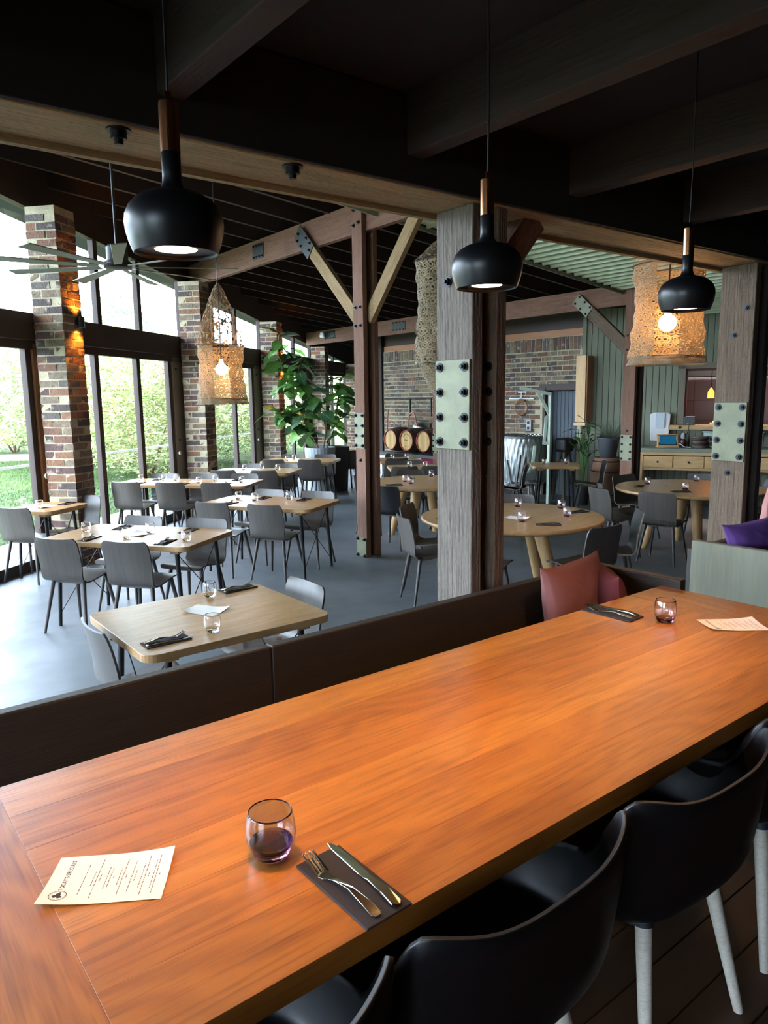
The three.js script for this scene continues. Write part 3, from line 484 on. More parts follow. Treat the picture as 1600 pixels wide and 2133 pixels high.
// ================= dining chairs and tables of the hall =================
function plyShell(w = 0.41) { // one bent sheet: seat, tight bend, back; two skins and an edge band
  const prof = []; // [y, z] from seat front to back top; z is toward the back
  const N = 44; const pts = [[0.435, -0.215], [0.452, -0.19], [0.455, -0.10], [0.442, 0.0], [0.432, 0.09], [0.433, 0.15], [0.447, 0.185], [0.475, 0.205], [0.53, 0.218], [0.62, 0.232], [0.71, 0.25], [0.795, 0.272]].map(([y, z]) => V3(0, y, z));
  const c = new THREE.CatmullRomCurve3(pts, false, 'centripetal'); const sp = c.getSpacedPoints(N);
  const nx = 16, th = 0.011, front = [], back = [], uvs = [];
  for (let j = 0; j <= N; j++) {
    const t = j / N, p = sp[j], tan = c.getTangentAt(t), nrm = V3(0, tan.z, -tan.y);    // toward sitter
    if (nrm.y < 0 && t < 0.3) nrm.negate(); 
    const endT = Math.max(0, (t - 0.90) / 0.10), endF = Math.max(0, (0.07 - t) / 0.07);
    const hw = w / 2 * (1 - 0.05 * Math.sin(Math.min(1, t * 1.3) * Math.PI)) * (1 - 0.16 * (1 - Math.sqrt(1 - endT * endT)) - 0.14 * (1 - Math.sqrt(1 - endF * endF)));
    for (let i = 0; i <= nx; i++) { const a = i / nx * 2 - 1, dish = 0.022 * a * a * Math.max(0, Math.min(1, (t - 0.5) / 0.2)) + 0.010 * a * a * Math.max(0, 1 - t / 0.4);
      const q = V3(a * hw, p.y, p.z).addScaledVector(nrm, dish); front.push(q.clone().addScaledVector(nrm, th / 2)); back.push(q.clone().addScaledVector(nrm, -th / 2)); uvs.push(t * 0.9, a * hw + 0.3); }
  }
  const st = nx + 1, pos = [], idx = [], uv = []; for (const s of [front, back]) { s.forEach((q, k) => { pos.push(q.x, q.y, q.z); uv.push(uvs[k * 2], uvs[k * 2 + 1]); }); }
  const n1 = front.length; for (let j = 0; j < N; j++) for (let i = 0; i < nx; i++) { const p = j * st + i; idx.push(p, p + 1, p + st, p + 1, p + st + 1, p + st); const q = n1 + p; idx.push(q, q + st, q + 1, q + 1, q + st, q + st + 1); }
  const g = new THREE.BufferGeometry(); g.setAttribute('position', new THREE.Float32BufferAttribute(pos, 3)); g.setAttribute('uv', new THREE.Float32BufferAttribute(uv, 2)); g.setIndex(idx); g.computeVertexNormals();
  const loop = []; for (let i = 0; i <= nx; i++) loop.push(i); for (let j = 1; j <= N; j++) loop.push(j * st + nx); for (let i = nx - 1; i >= 0; i--) loop.push(N * st + i); for (let j = N - 1; j >= 1; j--) loop.push(j * st);
  const ep = [], ei = []; loop.forEach((k) => { ep.push(front[k].x, front[k].y, front[k].z, back[k].x, back[k].y, back[k].z); }); const L = loop.length; for (let k = 0; k < L; k++) { const a = 2 * k, b = 2 * ((k + 1) % L); ei.push(a, a + 1, b, b, a + 1, b + 1); }
  const e = new THREE.BufferGeometry(); e.setAttribute('position', new THREE.Float32BufferAttribute(ep, 3)); e.setIndex(ei); e.computeVertexNormals(); e.setAttribute('uv', new THREE.Float32BufferAttribute(new Float32Array(L * 4), 2));
  return [g, e];
}
const [shellG, edgeG] = plyShell(); 
for (const m of [mat.chairPly, mat.chairBlack, mat.plyEdge]) m.side = THREE.DoubleSide;
const legGeos = [[1, 1], [-1, 1], [1, -1], [-1, -1]].map(([sx, sz]) => cyl(V3(sx * 0.205, 0, sz * 0.205 + 0.01), V3(sx * 0.145, 0.44, sz * 0.13 + 0.005), 0.0105, 0.0185, 10));
const frameG = mg([bx(0.30, 0.022, 0.03, 0, 0.412, 0.125), bx(0.30, 0.022, 0.03, 0, 0.418, -0.125)]);
function makeChair(kind, label, group, pos, turn) {
  const t = thing('dining_chair', label, 'chair', pos, turn, group);
  M('seat_and_back', shellG, kind === 'black' ? mat.chairBlack : mat.chairPly, t); M('edge_band', edgeG, kind === 'black' ? mat.plyEdge : mat.chairLeg, t); M('seat_frame', frameG, mat.chairLeg, t);
  legGeos.forEach((g) => M('leg', g, mat.chairLeg, t)); return t;
}
const protoChair = {};
function chair(kind, [u, v], turn, label, group) { if (!protoChair[kind]) return (protoChair[kind] = makeChair(kind, label, group, [u, 0, v], turn)); return dup(protoChair[kind], [u, 0, v], turn, label, group); }
// local table coordinates (x right, z near) -> u, v
function loc(T, x, z) { const c = Math.cos(T.turn), s = Math.sin(T.turn); return [T.u + x * c + z * s, T.v - (-x * s + z * c)]; }
const legTableGeos = {};
function diningTable(T, label) {
  const { w, d } = T, t = thing('dining_table', label, 'table', [T.u, 0, T.v], T.turn, T.group);
  M('table_top', slab(w, d, 0.038, 0.07, 0.74), mat.oak, t);
  for (const sx of [-1, 1]) { for (const sz of [-1, 1]) M('leg', cyl(V3(sx * (w / 2 - 0.10), 0, sz * (d / 2 - 0.08)), V3(sx * (w / 2 - 0.14), 0.70, sz * (d / 2 - 0.10)), 0.015, 0.019, 10), mat.black, t); M('cleat', bx(0.07, 0.032, d - 0.12, sx * (w / 2 - 0.14), 0.67, 0, 'z'), mat.oak, t);
    M('cross_brace', mg([cyl(V3(sx * (w / 2 - 0.135), 0.66, d / 2 - 0.1), V3(sx * (w / 2 - 0.105), 0.1, -(d / 2 - 0.085)), 0.004, 0.004, 6), cyl(V3(sx * (w / 2 - 0.135), 0.66, -(d / 2 - 0.1)), V3(sx * (w / 2 - 0.105), 0.1, d / 2 - 0.085), 0.004, 0.004, 6)]), mat.black, t); }
  return t;
}
function roundTable(u, v, R, label, turn = 0.4) {
  const t = thing('round_table', label, 'table', [u, 0, v], turn, 'round oak tables');
  M('table_top', uvb(lathe([[0, 0.70], [R - 0.02, 0.70], [R - 0.004, 0.707], [R, 0.718], [R, 0.728], [R - 0.006, 0.738], [R - 0.02, 0.74], [0, 0.74]], 72), 'x'), mat.oak, t);
  for (let k = 0; k < 4; k++) { const a = k * Math.PI / 2; M('leg', uvb(cyl(V3(Math.cos(a) * R * 0.60, 0, Math.sin(a) * R * 0.60), V3(Math.cos(a) * R * 0.34, 0.70, Math.sin(a) * R * 0.34), 0.042, 0.068, 20), 'y'), mat.oakPale, t); }
  M('cross_rail', mg([bx(R * 0.8, 0.06, 0.07, 0, 0.62, 0, 'x'), bx(0.07, 0.06, R * 0.8, 0, 0.62, 0, 'z')]), mat.oakPale, t);
  return t;
}
const T = {
  T0: { u: 1.905, v: 8.28, turn: ry(16), w: 0.6, d: 0.62 }, T1: { u: 1.548, v: 3.485, turn: 0, w: 0.99, d: 0.85 }, T2: { u: 2.07, v: 5.99, turn: ry(17), w: 1.38, d: 0.78 },
  T3: { u: 3.96, v: 9.36, turn: ry(10), w: 1.9, d: 0.76 }, T4: { u: 3.83, v: 6.92, turn: ry(22), w: 1.36, d: 0.78 }, T5: { u: 5.37, v: 10.08, turn: ry(10), w: 1.3, d: 0.76 },
  T6: { u: 6.86, v: 11.17, turn: ry(10), w: 1.3, d: 0.76 }, T7: { u: 9.25, v: 7.42, turn: ry(8), w: 0.75, d: 0.7 }, T8: { u: 8.55, v: 12.35, turn: ry(10), w: 0.75, d: 0.7 }, T9: { u: 8.15, v: 10.05, turn: ry(-10), w: 0.8, d: 0.75 }, T10: { u: 7.45, v: 8.75, turn: ry(-5), w: 0.8, d: 0.75 },
};
for (const k of Object.keys(T)) T[k].group = 'oak topped dining tables on black legs';
diningTable(T.T0, 'small oak table beside the glass door and the first brick pillar');
diningTable(T.T1, 'oak table for two directly behind the dark bench back');
diningTable(T.T2, 'oak table for four with clear tumblers, between the bench and the first brick pillar');
diningTable(T.T3, 'long oak table for six along the second glass doors');
diningTable(T.T4, 'oak table for four just left of the tall braced post');
diningTable(T.T5, 'oak table for four behind the long table for six');
diningTable(T.T6, 'oak table for four in front of the ribbed planter');
diningTable(T.T7, 'small square oak table in front of the boarded dark door');
diningTable(T.T8, 'small oak table beside the ribbed planter');
diningTable(T.T9, 'small oak table near the row of barrels');
diningTable(T.T10, 'small oak table between the round table and the barrels');
roundTable(5.05, 4.54, 0.84, 'round oak table with pink tumblers behind the big weathered post', 0.15);
roundTable(6.25, 7.15, 0.78, 'round oak table just right of the tall braced post', 0.5);
roundTable(8.1, 4.5, 0.84, 'round oak table in front of the drawer counter', 0.75);
const cg = 'grey stained plywood dining chairs', tuck = 0.09;
function seats(key, nearXs, farXs, where, kind = 'grey') {
  const t = T[key];
  nearXs.forEach((x, i) => chair(kind, loc(t, x, t.d / 2 - tuck), t.turn + rr(-0.05, 0.05), `grey chair, bench side of ${where}${nearXs.length > 1 ? ', ' + ['window end', 'hall end', 'middle'][x < -0.1 ? 0 : x > 0.1 ? 1 : 2] : ''}`, cg));
  farXs.forEach((x, i) => chair(kind, loc(t, x, -(t.d / 2 - tuck)), t.turn + Math.PI + rr(-0.05, 0.05), `grey chair, far side of ${where}${farXs.length > 1 ? ', ' + ['window end', 'hall end', 'middle'][x < -0.1 ? 0 : x > 0.1 ? 1 : 2] : ''}`, cg));
}
seats('T0', [-0.02], [], 'the small table by the glass door');
chair('grey', loc(T.T0, 0.12, -0.24), T.T0.turn + Math.PI + 0.1, 'grey plywood chair in front of the first brick pillar', cg);
chair('grey', [1.21, 3.49], -Math.PI / 2, 'grey plywood chair at the window end of the table behind the bench', cg);
chair('grey', [1.93, 3.53], Math.PI / 2, 'grey plywood chair at the post end of the table behind the bench', cg);
seats('T2', [-0.36, 0.26], [-0.33, 0.33], 'the table for four with clear tumblers');
seats('T4', [-0.36, 0.27], [-0.32, 0.32], 'the table for four left of the braced post');
seats('T3', [-0.62, 0.0, 0.62], [-0.6, 0.0, 0.6], 'the long table for six');
seats('T5', [-0.33, 0.3], [-0.3, 0.32], 'the table behind the long table for six');
seats('T6', [-0.33, 0.3], [-0.3, 0.32], 'the table in front of the ribbed planter');
seats('T8', [-0.24, 0.24], [], 'the small table beside the ribbed planter');
seats('T9', [-0.1], [0.1], 'the small table near the barrels');
seats('T10', [-0.2, 0.25], [0.0], 'the small table between round table and barrels');
// round tables: chairs at an angle (0 = toward +x, 90 = toward -z) and distance from the centre
function around(u, v, R, list, where, kindDefault) {
  for (const [deg, kind, dist, side] of list) { const a = deg * D2R, r = R + (dist || 0) - 0.05; chair(kind || kindDefault, [u + Math.cos(a) * r, v + Math.sin(a) * r], -(Math.PI / 2 - a) + Math.PI, kind === 'black' ? `black pale edged chair, ${side}, at ${where}` : `grey plywood chair, ${side}, at ${where}`, kind === 'black' ? 'black chairs with pale edges' : cg); }
}
around(5.05, 4.54, 0.84, [[158, 'grey', 0.02, 'turned toward the braced post'], [120, 'grey', 0, 'window side'], [40, 'grey', 0, 'far side'], [265, 'grey', 0.06, 'bench side'], [312, 'black', 0.10, 'behind the rose cushion'], [205, 'grey', 0.0, 'hidden by the post']], 'the round table behind the weathered post');
around(6.25, 7.15, 0.78, [[20, 'grey', 0, 'door side'], [60, 'grey', 0, 'far side'], [110, 'grey', 0, 'barrel side'], [200, 'black', 0, 'against the post'], [262, 'grey', 0.02, 'bench side'], [310, 'black', 0, 'counter side']], 'the round table right of the braced post');
around(8.1, 4.5, 0.84, [[192, 'grey', 0.06, 'back to the bench'], [135, 'grey', 0, 'barrel side'], [80, 'grey', 0, 'plated post side'], [20, 'grey', 0, 'counter side'], [325, 'black', 0, 'cushion side'], [160, 'grey', 0.22, 'pulled out sideways']], 'the round table before the counter');
chair('black', loc(T.T7, 0.52, 0.02), T.T7.turn + Math.PI / 2, 'black chair with pale edge on the planter barrel side of the small square table', 'black chairs with pale edges');
chair('black', loc(T.T7, -0.48, 0.02), T.T7.turn - Math.PI / 2, 'black chair with pale edge on the tank side of the small square table', 'black chairs with pale edges');
{ // chairs stacked upside down on the chairs beside the steel tank
  const c1 = chair('black', [8.35, 7.55], 0.6, 'black chair carrying an upturned chair near the steel tank', 'black chairs with pale edges');
  const c2 = dup(protoChair.grey, [8.35, 0.92, 7.55], 0.9, 'grey plywood chair turned upside down on a black chair near the tank', cg); c2.rotation.order = 'YXZ'; c2.rotation.x = Math.PI;
}
// ================= tableware =================
// tumbler: outer and inner wall of one closed glass body, thick base
function tumblerGeo(R, H, seg = 40) {
  const o = [], rB = R * 0.62, prof = (t) => R * (0.64 + 0.36 * Math.sin(Math.min(1, t / 0.52) * Math.PI / 2) - 0.13 * Math.max(0, (t - 0.52) / 0.48) ** 1.7);
  o.push([0, 0.002], [rB * 0.7, 0.001], [rB, 0]);
  for (let i = 1; i <= 22; i++) { const t = i / 22; o.push([prof(t), t * H]); }
  for (let i = 22; i >= 4; i--) { const t = i / 22; o.push([prof(t) - 0.0016, t * H - (i === 22 ? 0 : 0)]); }
  o.push([rB * 0.7, H * 0.155], [0, H * 0.145]); return lathe(o, seg);
}
const tumG = tumblerGeo(0.044, 0.088), tumSmall = tumblerGeo(0.041, 0.086, 24);
let tumClear = null, tumPink = null;
function tumbler(kind, [u, h, v], label, group) {
  const pk = kind === 'pink';
  let src = pk ? tumPink : tumClear;
  if (!src) { const t = one('tumbler', tumSmall, pk ? mat.glassPink : mat.glass, label, 'glass', [u, h, v], 0, group); if (pk) tumPink = t; else tumClear = t; return t; }
  return dup(src, [u, h, v], rr(0, 6), label, group);
}
function forkGeo(L = 0.2) {
  const s = new THREE.Shape(); const out = [[0.0055, 0], [0.0095, 0.006], [0.0085, 0.03], [0.0045, 0.075], [0.0042, 0.115], [0.0065, 0.128], [0.0118, 0.138], [0.0125, 0.15]];
  const right = out.map(([x, y]) => [x, y * L / 0.2]), pts = [...right];
  const tips = [[0.0125, 0.198], [0.0105, 0.2], [0.0090, 0.198], [0.0085, 0.157], [0.0060, 0.157], [0.0055, 0.198], [0.0040, 0.2], [0.0025, 0.198], [0.0018, 0.157]];
  for (const [x, y] of tips) pts.push([x, y * L / 0.2]);
  const left = pts.map(([x, y]) => [-x, y]).reverse(); s.setFromPoints([...pts, ...left].map(([x, y]) => new THREE.Vector2(x, y)));
  const g = new THREE.ExtrudeGeometry(s, { depth: 0.0016, bevelEnabled: true, bevelSize: 0.0005, bevelThickness: 0.0006, bevelSegments: 1, curveSegments: 4 }); g.rotateX(-Math.PI / 2);
  const p = g.attributes.position; for (let i = 0; i < p.count; i++) { const t = -p.getZ(i) / L; p.setY(i, p.getY(i) + 0.010 * Math.sin(Math.min(1, Math.max(0, (t - 0.05) / 0.6)) * Math.PI) - 0.004 * Math.sin(Math.max(0, (t - 0.65) / 0.25) * Math.PI) + 0.012 * Math.max(0, (t - 0.8) / 0.2) ** 1.5 + 0.002); }
  g.computeVertexNormals(); return g;
}
function knifeGeo(L = 0.22) {
  const s = new THREE.Shape(); s.setFromPoints([[0.004, 0], [0.0095, 0.006], [0.0088, 0.04], [0.0052, 0.085], [0.006, 0.094], [0.009, 0.102], [0.0098, 0.16], [0.0085, 0.195], [0.003, 0.216], [-0.003, 0.22], [-0.0065, 0.2], [-0.0068, 0.11], [-0.0052, 0.094], [-0.0052, 0.085], [-0.0088, 0.04], [-0.0095, 0.006], [-0.004, 0]].map(([x, y]) => new THREE.Vector2(x, y * L / 0.22)));
  const g = new THREE.ExtrudeGeometry(s, { depth: 0.0022, bevelEnabled: true, bevelSize: 0.0008, bevelThickness: 0.0008, bevelSegments: 1 }); g.rotateX(-Math.PI / 2); g.translate(0, 0.0015, 0);
  const p = g.attributes.position; for (let i = 0; i < p.count; i++) { const t = -p.getZ(i) / L; if (t < 0.42) p.setY(i, p.getY(i) * (1 + 1.6 * Math.sqrt(Math.max(0, Math.sin(Math.min(1, Math.max(0, t) / 0.42) * Math.PI))))); }
  g.computeVertexNormals(); return g;
}
const forkG = forkGeo(), knifeG = knifeGeo();
const protoSet = {};
function placeOne(key, make, pos, turn, label, group) { if (!protoSet[key]) { protoSet[key] = make(label, group); protoSet[key].position.set(pos[0], pos[1], -pos[2]); protoSet[key].rotation.y = turn; return protoSet[key]; } return dup(protoSet[key], pos, turn, label, group); }
const napG = rb(0.098, 0.005, 0.215, 0.002, 0, 0, 0, 'z', 1);
// a setting: napkin with fork and knife on it; turn: local -z points along the cutlery
function setting(u, h, v, turn, where, plum = false, dark = false) {
  placeOne(plum ? 'napP' : 'nap', (l, g) => one('napkin', napG, plum ? mat.napkinPlum : mat.napkin, l, 'napkin', [0, 0, 0], 0, g), [u, h, v], turn, `folded dark napkin under cutlery on ${where}`, 'folded dark napkins');
  const c = Math.cos(turn), s = Math.sin(turn), at = (x, z) => [u + x * c + z * s, h + 0.0055, v - (-x * s + z * c)];
  placeOne('fork', (l, g) => one('fork', forkG, mat.cutlery, l, 'fork', [0, 0, 0], 0, g), at(-0.018, 0.098), turn + 0.04, `steel fork on the dark napkin on ${where}`, 'forks on napkins');
  placeOne('knife', (l, g) => one('knife', knifeG, mat.cutlery, l, 'knife', [0, 0, 0], 0, g), at(0.022, 0.102), turn - 0.05, `steel knife on the dark napkin on ${where}`, 'knives on napkins');
}
// --- menus
function menuTex() {
  const W = 595, H = 842, c = document.createElement('canvas'); c.width = W; c.height = H; const x = c.getContext('2d');
  x.fillStyle = '#f3eee8'; x.fillRect(0, 0, W, H); x.fillStyle = '#2a2524'; x.strokeStyle = '#2a2524';
  x.lineWidth = 5; x.beginPath(); x.arc(112, 118, 58, 0, 7); x.stroke(); x.lineWidth = 2; x.beginPath(); x.arc(112, 118, 50, 0, 7); x.stroke();
  x.beginPath(); for (let i = 0; i <= 40; i++) { const a = i / 40 * 6.283, r = 30 + 9 * Math.sin(a * 3 + 1) + 5 * Math.sin(a * 7); x.lineTo(112 + r * Math.cos(a) * 1.05, 118 + r * Math.sin(a) * 0.95); } x.fill();
  x.font = 'bold 42px sans-serif'; x.textAlign = 'left'; x.fillText('TODAY\u2019S SPECIALS', 178, 134);
  x.fillStyle = '#6d6663';
  const lines = [[245, 0.60], [310, 0.30], [334, 0.78], [358, 0.16], [404, 0.44], [428, 0.40], [452, 0.06], [492, 0.34], [516, 0.72], [540, 0.06], [580, 0.62], [604, 0.22], [650, 0.50], [674, 0.78], [698, 0.10], [732, 0.56], [752, 0.74], [776, 0.06]];
  let q = 7; for (const [y, w] of lines) { let a = W / 2 - w * W / 2; const e = W / 2 + w * W / 2; while (a < e) { q = (q * 16807) % 2147483647; const l = Math.min(e - a, 10 + q % 34); x.fillRect(a, y, l, 6); a += l + 7; } }
  const t = new THREE.CanvasTexture(c); t.colorSpace = THREE.SRGBColorSpace; return t;
}
const menuMat = std({ map: menuTex(), roughness: 0.85 });
function sheetGeo(w, h, curl) { const g = new THREE.PlaneGeometry(w, h, 12, 16); g.rotateX(-Math.PI / 2); const p = g.attributes.position; for (let i = 0; i < p.count; i++) { const a = p.getX(i) / w * 2, b = p.getZ(i) / h * 2; p.setY(i, 0.0012 + curl * Math.max(0, Math.abs(a * 0.6 + b * 0.8) - 0.55) ** 2 + 0.0006 * (fbm(a * 2 + 5, b * 2 + 5, 64, 64, 2))); } g.computeVertexNormals(); return g; }
{
  const h = 1.0;
  // menu near: top edge of the sheet at the left end of the table
  const mn = one('menu', sheetGeo(0.139, 0.212, 0.012), menuMat, 'printed specials menu lying near the end of the long table beside the plum tumbler', 'menu', [0.3415, h, 1.2645], 0, 'specials menus');
  mn.rotation.y = 1.005; // text reads along the table width
  const m2 = dup(mn, [2.62, h, 1.26], 0, 'printed specials menu at the far end of the long table beside the pink tumbler', 'specials menus'); m2.rotation.y = 0.91;
  // near tumbler: plum base
  const plum = phy({ color: 0xffffff, roughness: 0.0, transmission: 1, thickness: 0.003, ior: 1.5, attenuationColor: lin(0.36, 0.16, 0.46), attenuationDistance: 0.02 });
  const t = thing('tumbler', 'tumbler with a plum tinted thick base beside the near cutlery on the long table', 'glass', [0.606, h, 1.138]);
  M('bowl', tumblerGeo(0.0475, 0.09, 64), phy({ color: 0xffffff, roughness: 0.0, transmission: 1, thickness: 0.003, ior: 1.5, attenuationColor: lin(0.85, 0.66, 0.74), attenuationDistance: 0.02 }), t);
  M('tinted_base', lathe([[0, 0.0150], [0.031, 0.0152], [0.0385, 0.021], [0.0413, 0.029], [0.041, 0.0295], [0, 0.0285]], 64), plum, t);
  tumbler('pink', [2.469, h, 1.444], 'pink tinted tumbler near the far end of the long table');
  setting(0.672, h, 0.968, 0.02, 'the near end of the long table');
  setting(2.406, h, 1.632, 0.02, 'the far end of the long table');
}
{
  const H = 0.74;
  // table behind the bench
  tumbler('clear', [1.70, H, 3.80], 'clear tumbler at the post end of the table behind the bench');
  tumbler('clear', [1.436, H, 3.20], 'clear tumbler at the bench edge of the table behind the bench');
  setting(1.205, H, 3.205, -Math.PI / 2, 'the bench side of the table for two', true);
  setting(1.895, H, 3.84, -Math.PI / 2 + 0.05, 'the hall side of the table for two');
  const s1 = one('menu', sheetGeo(0.15, 0.212, 0.02), mat.paper, 'pale menu sheet in the middle of the table for two', 'menu', [1.56, H, 3.56], 0.5, 'menu sheets on hall tables');
  const ms = (T_, x, z, where) => { const [u, v] = loc(T_, x, z); dup(s1, [u, H, v], T_.turn + rr(-0.3, 0.3), `pale menu sheet on ${where}`, 'menu sheets on hall tables'); };
  const gl = (list, kind, label) => list.forEach(([u, v]) => tumbler(kind, [u, H, v], label, kind === 'pink' ? 'pink tumblers on round tables' : 'clear tumblers on hall tables'));
  gl([[1.777, 6.42], [1.938, 5.872], [2.175, 5.995], [2.264, 5.45]], 'clear', 'clear tumbler on the table for four with two chairs before the bench');
  ms(T.T2, 0.0, -0.02, 'the table for four with clear tumblers');
  for (const [x, z, f] of [[-0.33, -0.24, 1], [0.33, -0.24, 1], [-0.28, 0.26, 0], [0.42, 0.24, 0]]) { const [u, v] = loc(T.T2, x, z); setting(u, H, v, T.T2.turn + (f ? Math.PI : 0) + 0.1, 'the table for four with clear tumblers'); }
  gl([[3.68, 7.33], [3.758, 7.10], [4.085, 6.92]], 'clear', 'clear tumbler on the table left of the braced post');
  for (const [x, z, f] of [[-0.34, 0.24, 0], [-0.2, -0.22, 1], [0.3, -0.24, 1]]) { const [u, v] = loc(T.T4, x, z); setting(u, H, v, T.T4.turn + (f ? Math.PI : 0), 'the table left of the braced post'); }
  gl([[3.53, 9.95], [3.783, 9.75], [3.906, 9.62], [3.997, 9.09], [4.285, 9.2], [4.45, 8.75]], 'clear', 'clear tumbler on the long table for six');
  ms(T.T3, 0.1, 0.0, 'the long table for six'); 
  for (const [x, z, f] of [[-0.6, 0.22, 0], [0.05, 0.24, 0], [0.62, 0.22, 0], [-0.55, -0.24, 1], [0.6, -0.24, 1]]) { const [u, v] = loc(T.T3, x, z); setting(u, H, v, T.T3.turn + (f ? Math.PI : 0), 'the long table for six'); }
  gl([[5.266, 10.25], [5.659, 9.9], [5.6, 10.3]], 'clear', 'clear tumbler on the table behind the long table for six');
  gl([[6.827, 11.35], [6.6, 11.2]], 'clear', 'clear tumbler on the table before the ribbed planter');
  gl([[1.72, 8.45], [1.82, 8.2]], 'clear', 'clear tumbler on the small table by the glass door'); ms(T.T0, 0, 0.02, 'the small table by the glass door');
  { const [u, v] = loc(T.T0, 0.1, -0.2); setting(u, H, v, T.T0.turn + Math.PI, 'the small table by the glass door'); }
  gl([[5.50, 4.86], [4.885, 4.27], [5.379, 4.164], [5.72, 4.5]], 'pink', 'pink tinted tumbler on the round table behind the weathered post');
  { const g = [5.05, 4.54]; const mm = dup(s1, [4.98, H, 4.42], 0.2, 'pale menu sheet on the round table behind the weathered post', 'menu sheets on hall tables'); setting(4.92, H, 4.0, 0.7, 'the round table behind the weathered post'); setting(5.65, H, 4.25, 1.3, 'the round table behind the weathered post'); setting(4.42, H, 4.78, 2.6, 'the round table behind the weathered post'); }
  gl([[6.062, 7.3], [5.965, 7.07], [6.70, 7.5]], 'pink', 'pink tinted tumbler on the round table right of the braced post');
  setting(5.72, H, 7.1, 1.0, 'the round table right of the braced post'); setting(6.4, H, 7.6, 2.6, 'the round table right of the braced post');
  gl([[8.0, 5.0], [7.85, 4.42], [8.7, 4.75]], 'pink', 'pink tinted tumbler on the round table before the counter');
  setting(7.65, H, 4.35, 0.9, 'the round table before the counter'); setting(7.75, H, 4.95, 2.0, 'the round table before the counter');
  gl([[9.15, 7.55], [9.45, 7.35]], 'clear', 'clear tumbler on the small square table before the dark door');
  gl([[8.1, 10.1], [8.3, 9.95]], 'clear', 'clear tumbler on the small table near the barrels'); gl([[7.4, 8.8], [7.55, 8.6]], 'clear', 'clear tumbler on the small table between round table and barrels'); gl([[8.5, 12.35]], 'clear', 'clear tumbler on the small table beside the ribbed planter');
}
// ================= lamps and fan =================
const warm = 0xffba76;
function pendant(label, u, v) {
  const t = thing('pendant_lamp', label, 'lamp', [u, 2.115, v], 0, 'black and copper pendant lamps over the long table');
  const shade = [[0.018, 0.106], [0.034, 0.1045], [0.052, 0.099], [0.067, 0.090], [0.078, 0.078], [0.0845, 0.064], [0.086, 0.050], [0.0845, 0.036], [0.080, 0.018], [0.0735, 0.001], [0.0725, 0], [0.0712, 0.001], [0.0695, 0.007], [0.0385, 0.008]];
  M('shade', lathe(shade, 64), mat.blackSatin, t);
  M('neck', lathe([[0.030, 0.1045], [0.021, 0.110], [0.0172, 0.120], [0.0165, 0.130], [0.0165, 0.170], [0, 0.170]], 32), mat.blackSatin, t);
  M('copper_sleeve', lathe([[0.0168, 0.170], [0.0168, 0.251], [0.0155, 0.253], [0.0065, 0.254], [0.0065, 0.269], [0, 0.269]], 32), mat.copper, t);
  M('cord', tube([V3(0, 0.265, 0), V3(0.001, 0.4, 0.001), V3(-0.001, 0.6, 0), V3(0, 0.816, 0)], 0.0022, 20, 8), mat.black, t);
  M('light_disc', new THREE.CircleGeometry(0.037, 32).rotateX(Math.PI / 2).translate(0, 0.0075, 0), std({ color: 0x000000, emissive: new THREE.Color(1, 0.72, 0.42), emissiveIntensity: 9 }), t);
  M('socket', lathe([[0.0385, 0.008], [0.0385, 0.07], [0.02, 0.095], [0, 0.096]], 32), mat.black, t);
  const sp = new THREE.SpotLight(warm, 2.15, 0, 54 * D2R, 0.9, 2); sp.position.set(0, 0.003, 0); sp.target.position.set(0, -1, 0); sp.castShadow = true; sp.shadow.radius = 1.6; sp.name = 'pendant_light'; t.add(sp, sp.target); return t;
}
pendant('black dome pendant lamp with copper sleeve above the near end of the long table', 0.552, 1.30);
pendant('black dome pendant lamp with copper sleeve in front of the weathered post', 1.345, 1.30);
pendant('black dome pendant lamp with copper sleeve above the far end of the long table', 2.255, 1.30);
